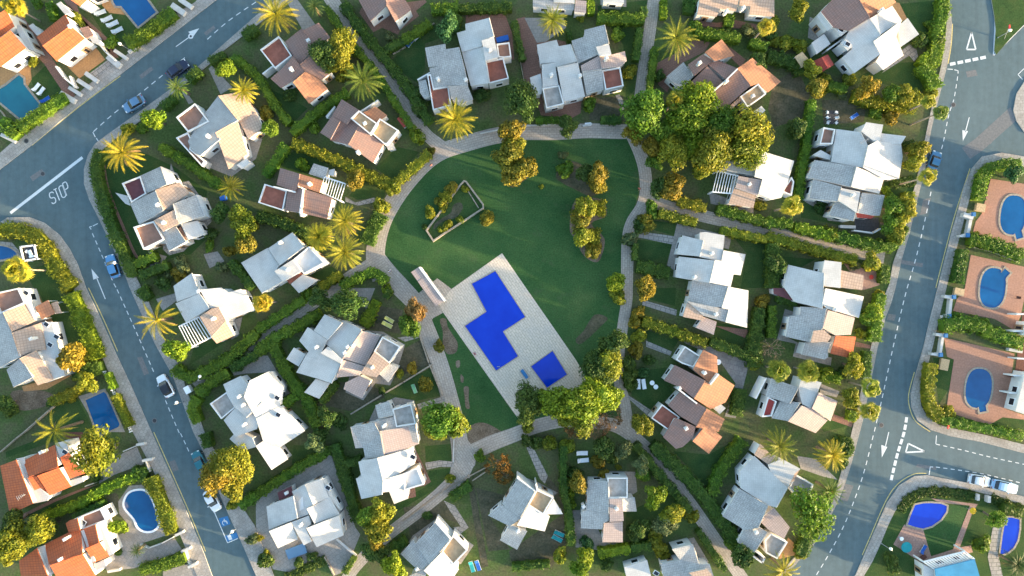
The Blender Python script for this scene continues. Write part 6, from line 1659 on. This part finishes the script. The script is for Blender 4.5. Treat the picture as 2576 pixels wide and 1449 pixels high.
# ------------------------------------------------------------------ people
def person(label, t, q, rz, shirt, trousers, stride=.18):
    c = W(P(t, q)[0], .9); root = tag(empty('person', (c[0], c[1], .026), rz), label, 'person')
    def skin(name, vs, es, rad, mat, par):
        me = bpy.data.meshes.new(name); me.from_pydata(vs, es, []); o = obj_of(name, me, par); sk = o.modifiers.new('s', 'SKIN')
        for v, r in zip(me.skin_vertices[0].data, rad): v.radius = (r, r)
        me.skin_vertices[0].data[0].use_root = True; o.modifiers.new('d', 'SUBSURF').levels = 1; o.modifiers['d'].render_levels = 1; me.materials.append(M(mat)); return o
    s = stride
    skin('body', [(0, 0, .95), (0, 0, 1.2), (0, 0, 1.42), (0, 0, 1.52), (.02, 0, 1.64), (.02, 0, 1.74), (0, .19, 1.40), (-.05, .25, 1.12), (.08, .27, .88), (0, -.19, 1.40), (.08, -.25, 1.12), (.2, -.25, .9), (0, .1, .9), (s * .6, .1, .5), (s * .4, .1, .07), (s + .12, .1, .04), (0, -.1, .9), (-s * .4, -.1, .5), (-s, -.1, .08), (-s + .14, -.1, .04)],
         [(0, 1), (1, 2), (2, 3), (3, 4), (4, 5), (2, 6), (6, 7), (7, 8), (2, 9), (9, 10), (10, 11), (0, 12), (12, 13), (13, 14), (14, 15), (0, 16), (16, 17), (17, 18), (18, 19)], [.13, .13, .14, .055, .09, .08, .06, .045, .035, .06, .045, .035, .085, .06, .04, .035, .085, .06, .04, .035], 'skin', root)
    skin('shirt', [(0, 0, .98), (0, 0, 1.2), (0, 0, 1.42), (0, .2, 1.40), (-.03, .24, 1.2), (0, -.2, 1.40), (.05, -.24, 1.2)], [(0, 1), (1, 2), (2, 3), (3, 4), (2, 5), (5, 6)], [.155, .15, .16, .08, .065, .08, .065], shirt, root)
    skin('shorts', [(0, 0, .98), (0, .1, .88), (s * .5, .1, .58), (0, -.1, .88), (-s * .35, -.1, .58)], [(0, 1), (1, 2), (0, 3), (3, 4)], [.15, .11, .085, .11, .085], trousers, root)
    b = MB(); b.tube((.0, 0, 1.74), (.0, 0, 1.83), .10, .05, 10); b.build('hair', M('dark'), root)
person('person in a red shirt standing on the pool deck beside the zigzag pool', '12', '2200,660', .6, 'red_cloth', 'blue_cloth'); person('person in a pink-red shirt walking on the curved walk west of the lawn', '11', '1765,215', 2.2, 'red_cloth', 'white_cloth')
person('person in a pale shirt walking on the walk beside the lawn, near the pavilion', '11', '1345,1275', -.9, 'white_cloth', 'blue_cloth'); person('person in an orange-red shirt walking on the east ring walk near the hedge junction', '21', '1280,450', 1.2, 'red_cloth', 'dark')
# ------------------------------------------------------------------ labels for plants and walls, from what stands near them
LM.update({'STOP lettering': P('01', '590,500')[0], 'west road arrow': P('01', '970,1350')[0], 'disabled parking bay': P('03', '2270,950')[0], 'traffic island': P('30', '2380,300')[0], 'lower give-way triangle': P('33', '1460,160')[0], 'upper give-way triangle': P('30', '2045,420')[0]})
def compass(p, q):
    a = math.degrees(math.atan2(q[1] - p[1], p[0] - q[0])) % 360      # picture up = north
    return ['east', 'north-east', 'north', 'north-west', 'west', 'south-west', 'south', 'south-east'][int((a + 22.5) // 45) % 8]
cands = []
for o, size, colr, noun, cat, p, r in AUTO:
    near = sorted(LM, key=lambda k: math.hypot(LM[k][0] - p[0], LM[k][1] - p[1]))[:6]
    base = ' '.join(x for x in (size, colr, noun) if x); c = []
    for n1 in near[:3]: c.append('%s %s of the %s' % (base, compass(p, LM[n1]), n1))
    for n1 in near[:2]:
        for n2 in near:
            if n2 != n1: c.append('%s %s of the %s, towards the %s' % (base, compass(p, LM[n1]), n1, n2))
    cands.append([x for x in c if len(x.split()) <= 16])
lev = [0] * len(AUTO)
for _ in range(14):
    cnt = {}
    for i, c in enumerate(cands): cnt.setdefault(c[min(lev[i], len(c) - 1)], []).append(i)
    bad = [v for v in cnt.values() if len(v) > 1]
    if not bad: break
    for v in bad:
        for i in v[1:] if _ > 6 else v: lev[i] = min(lev[i] + 1, len(cands[i]) - 1)
groups = {'tree': 'garden trees', 'shrub': 'garden shrubs', 'palm': 'palms', 'hedge': 'garden hedges', 'wall': 'garden walls', 'gate pillar': 'blue-capped gate pillars'}
cnt = {}
for i, c in enumerate(cands): cnt.setdefault(c[min(lev[i], len(c) - 1)], []).append(i)
ORD = ['first', 'second', 'third', 'fourth', 'fifth', 'sixth', 'seventh', 'eighth', 'ninth']
for lab, v in cnt.items():
    v.sort(key=lambda i: AUTO[i][5][0])
    for k, i in enumerate(v):
        o, size, colr, noun, cat, p, r = AUTO[i]; l2 = lab
        if len(v) > 1: l2 = lab.split(', towards')[0] + ', %s of %d' % (ORD[min(k, 8)], len(v))
        while len(l2.split()) > 16 or len(l2.replace('-', ' ').split()) > 18:
            l2 = l2.replace(' the ', ' ', 1) if ' the ' in l2 else l2.replace(' of ', ' ', 1) if ' of ' in l2 else ' '.join(l2.split()[1:])
        tag(o, l2, cat, groups.get(cat))
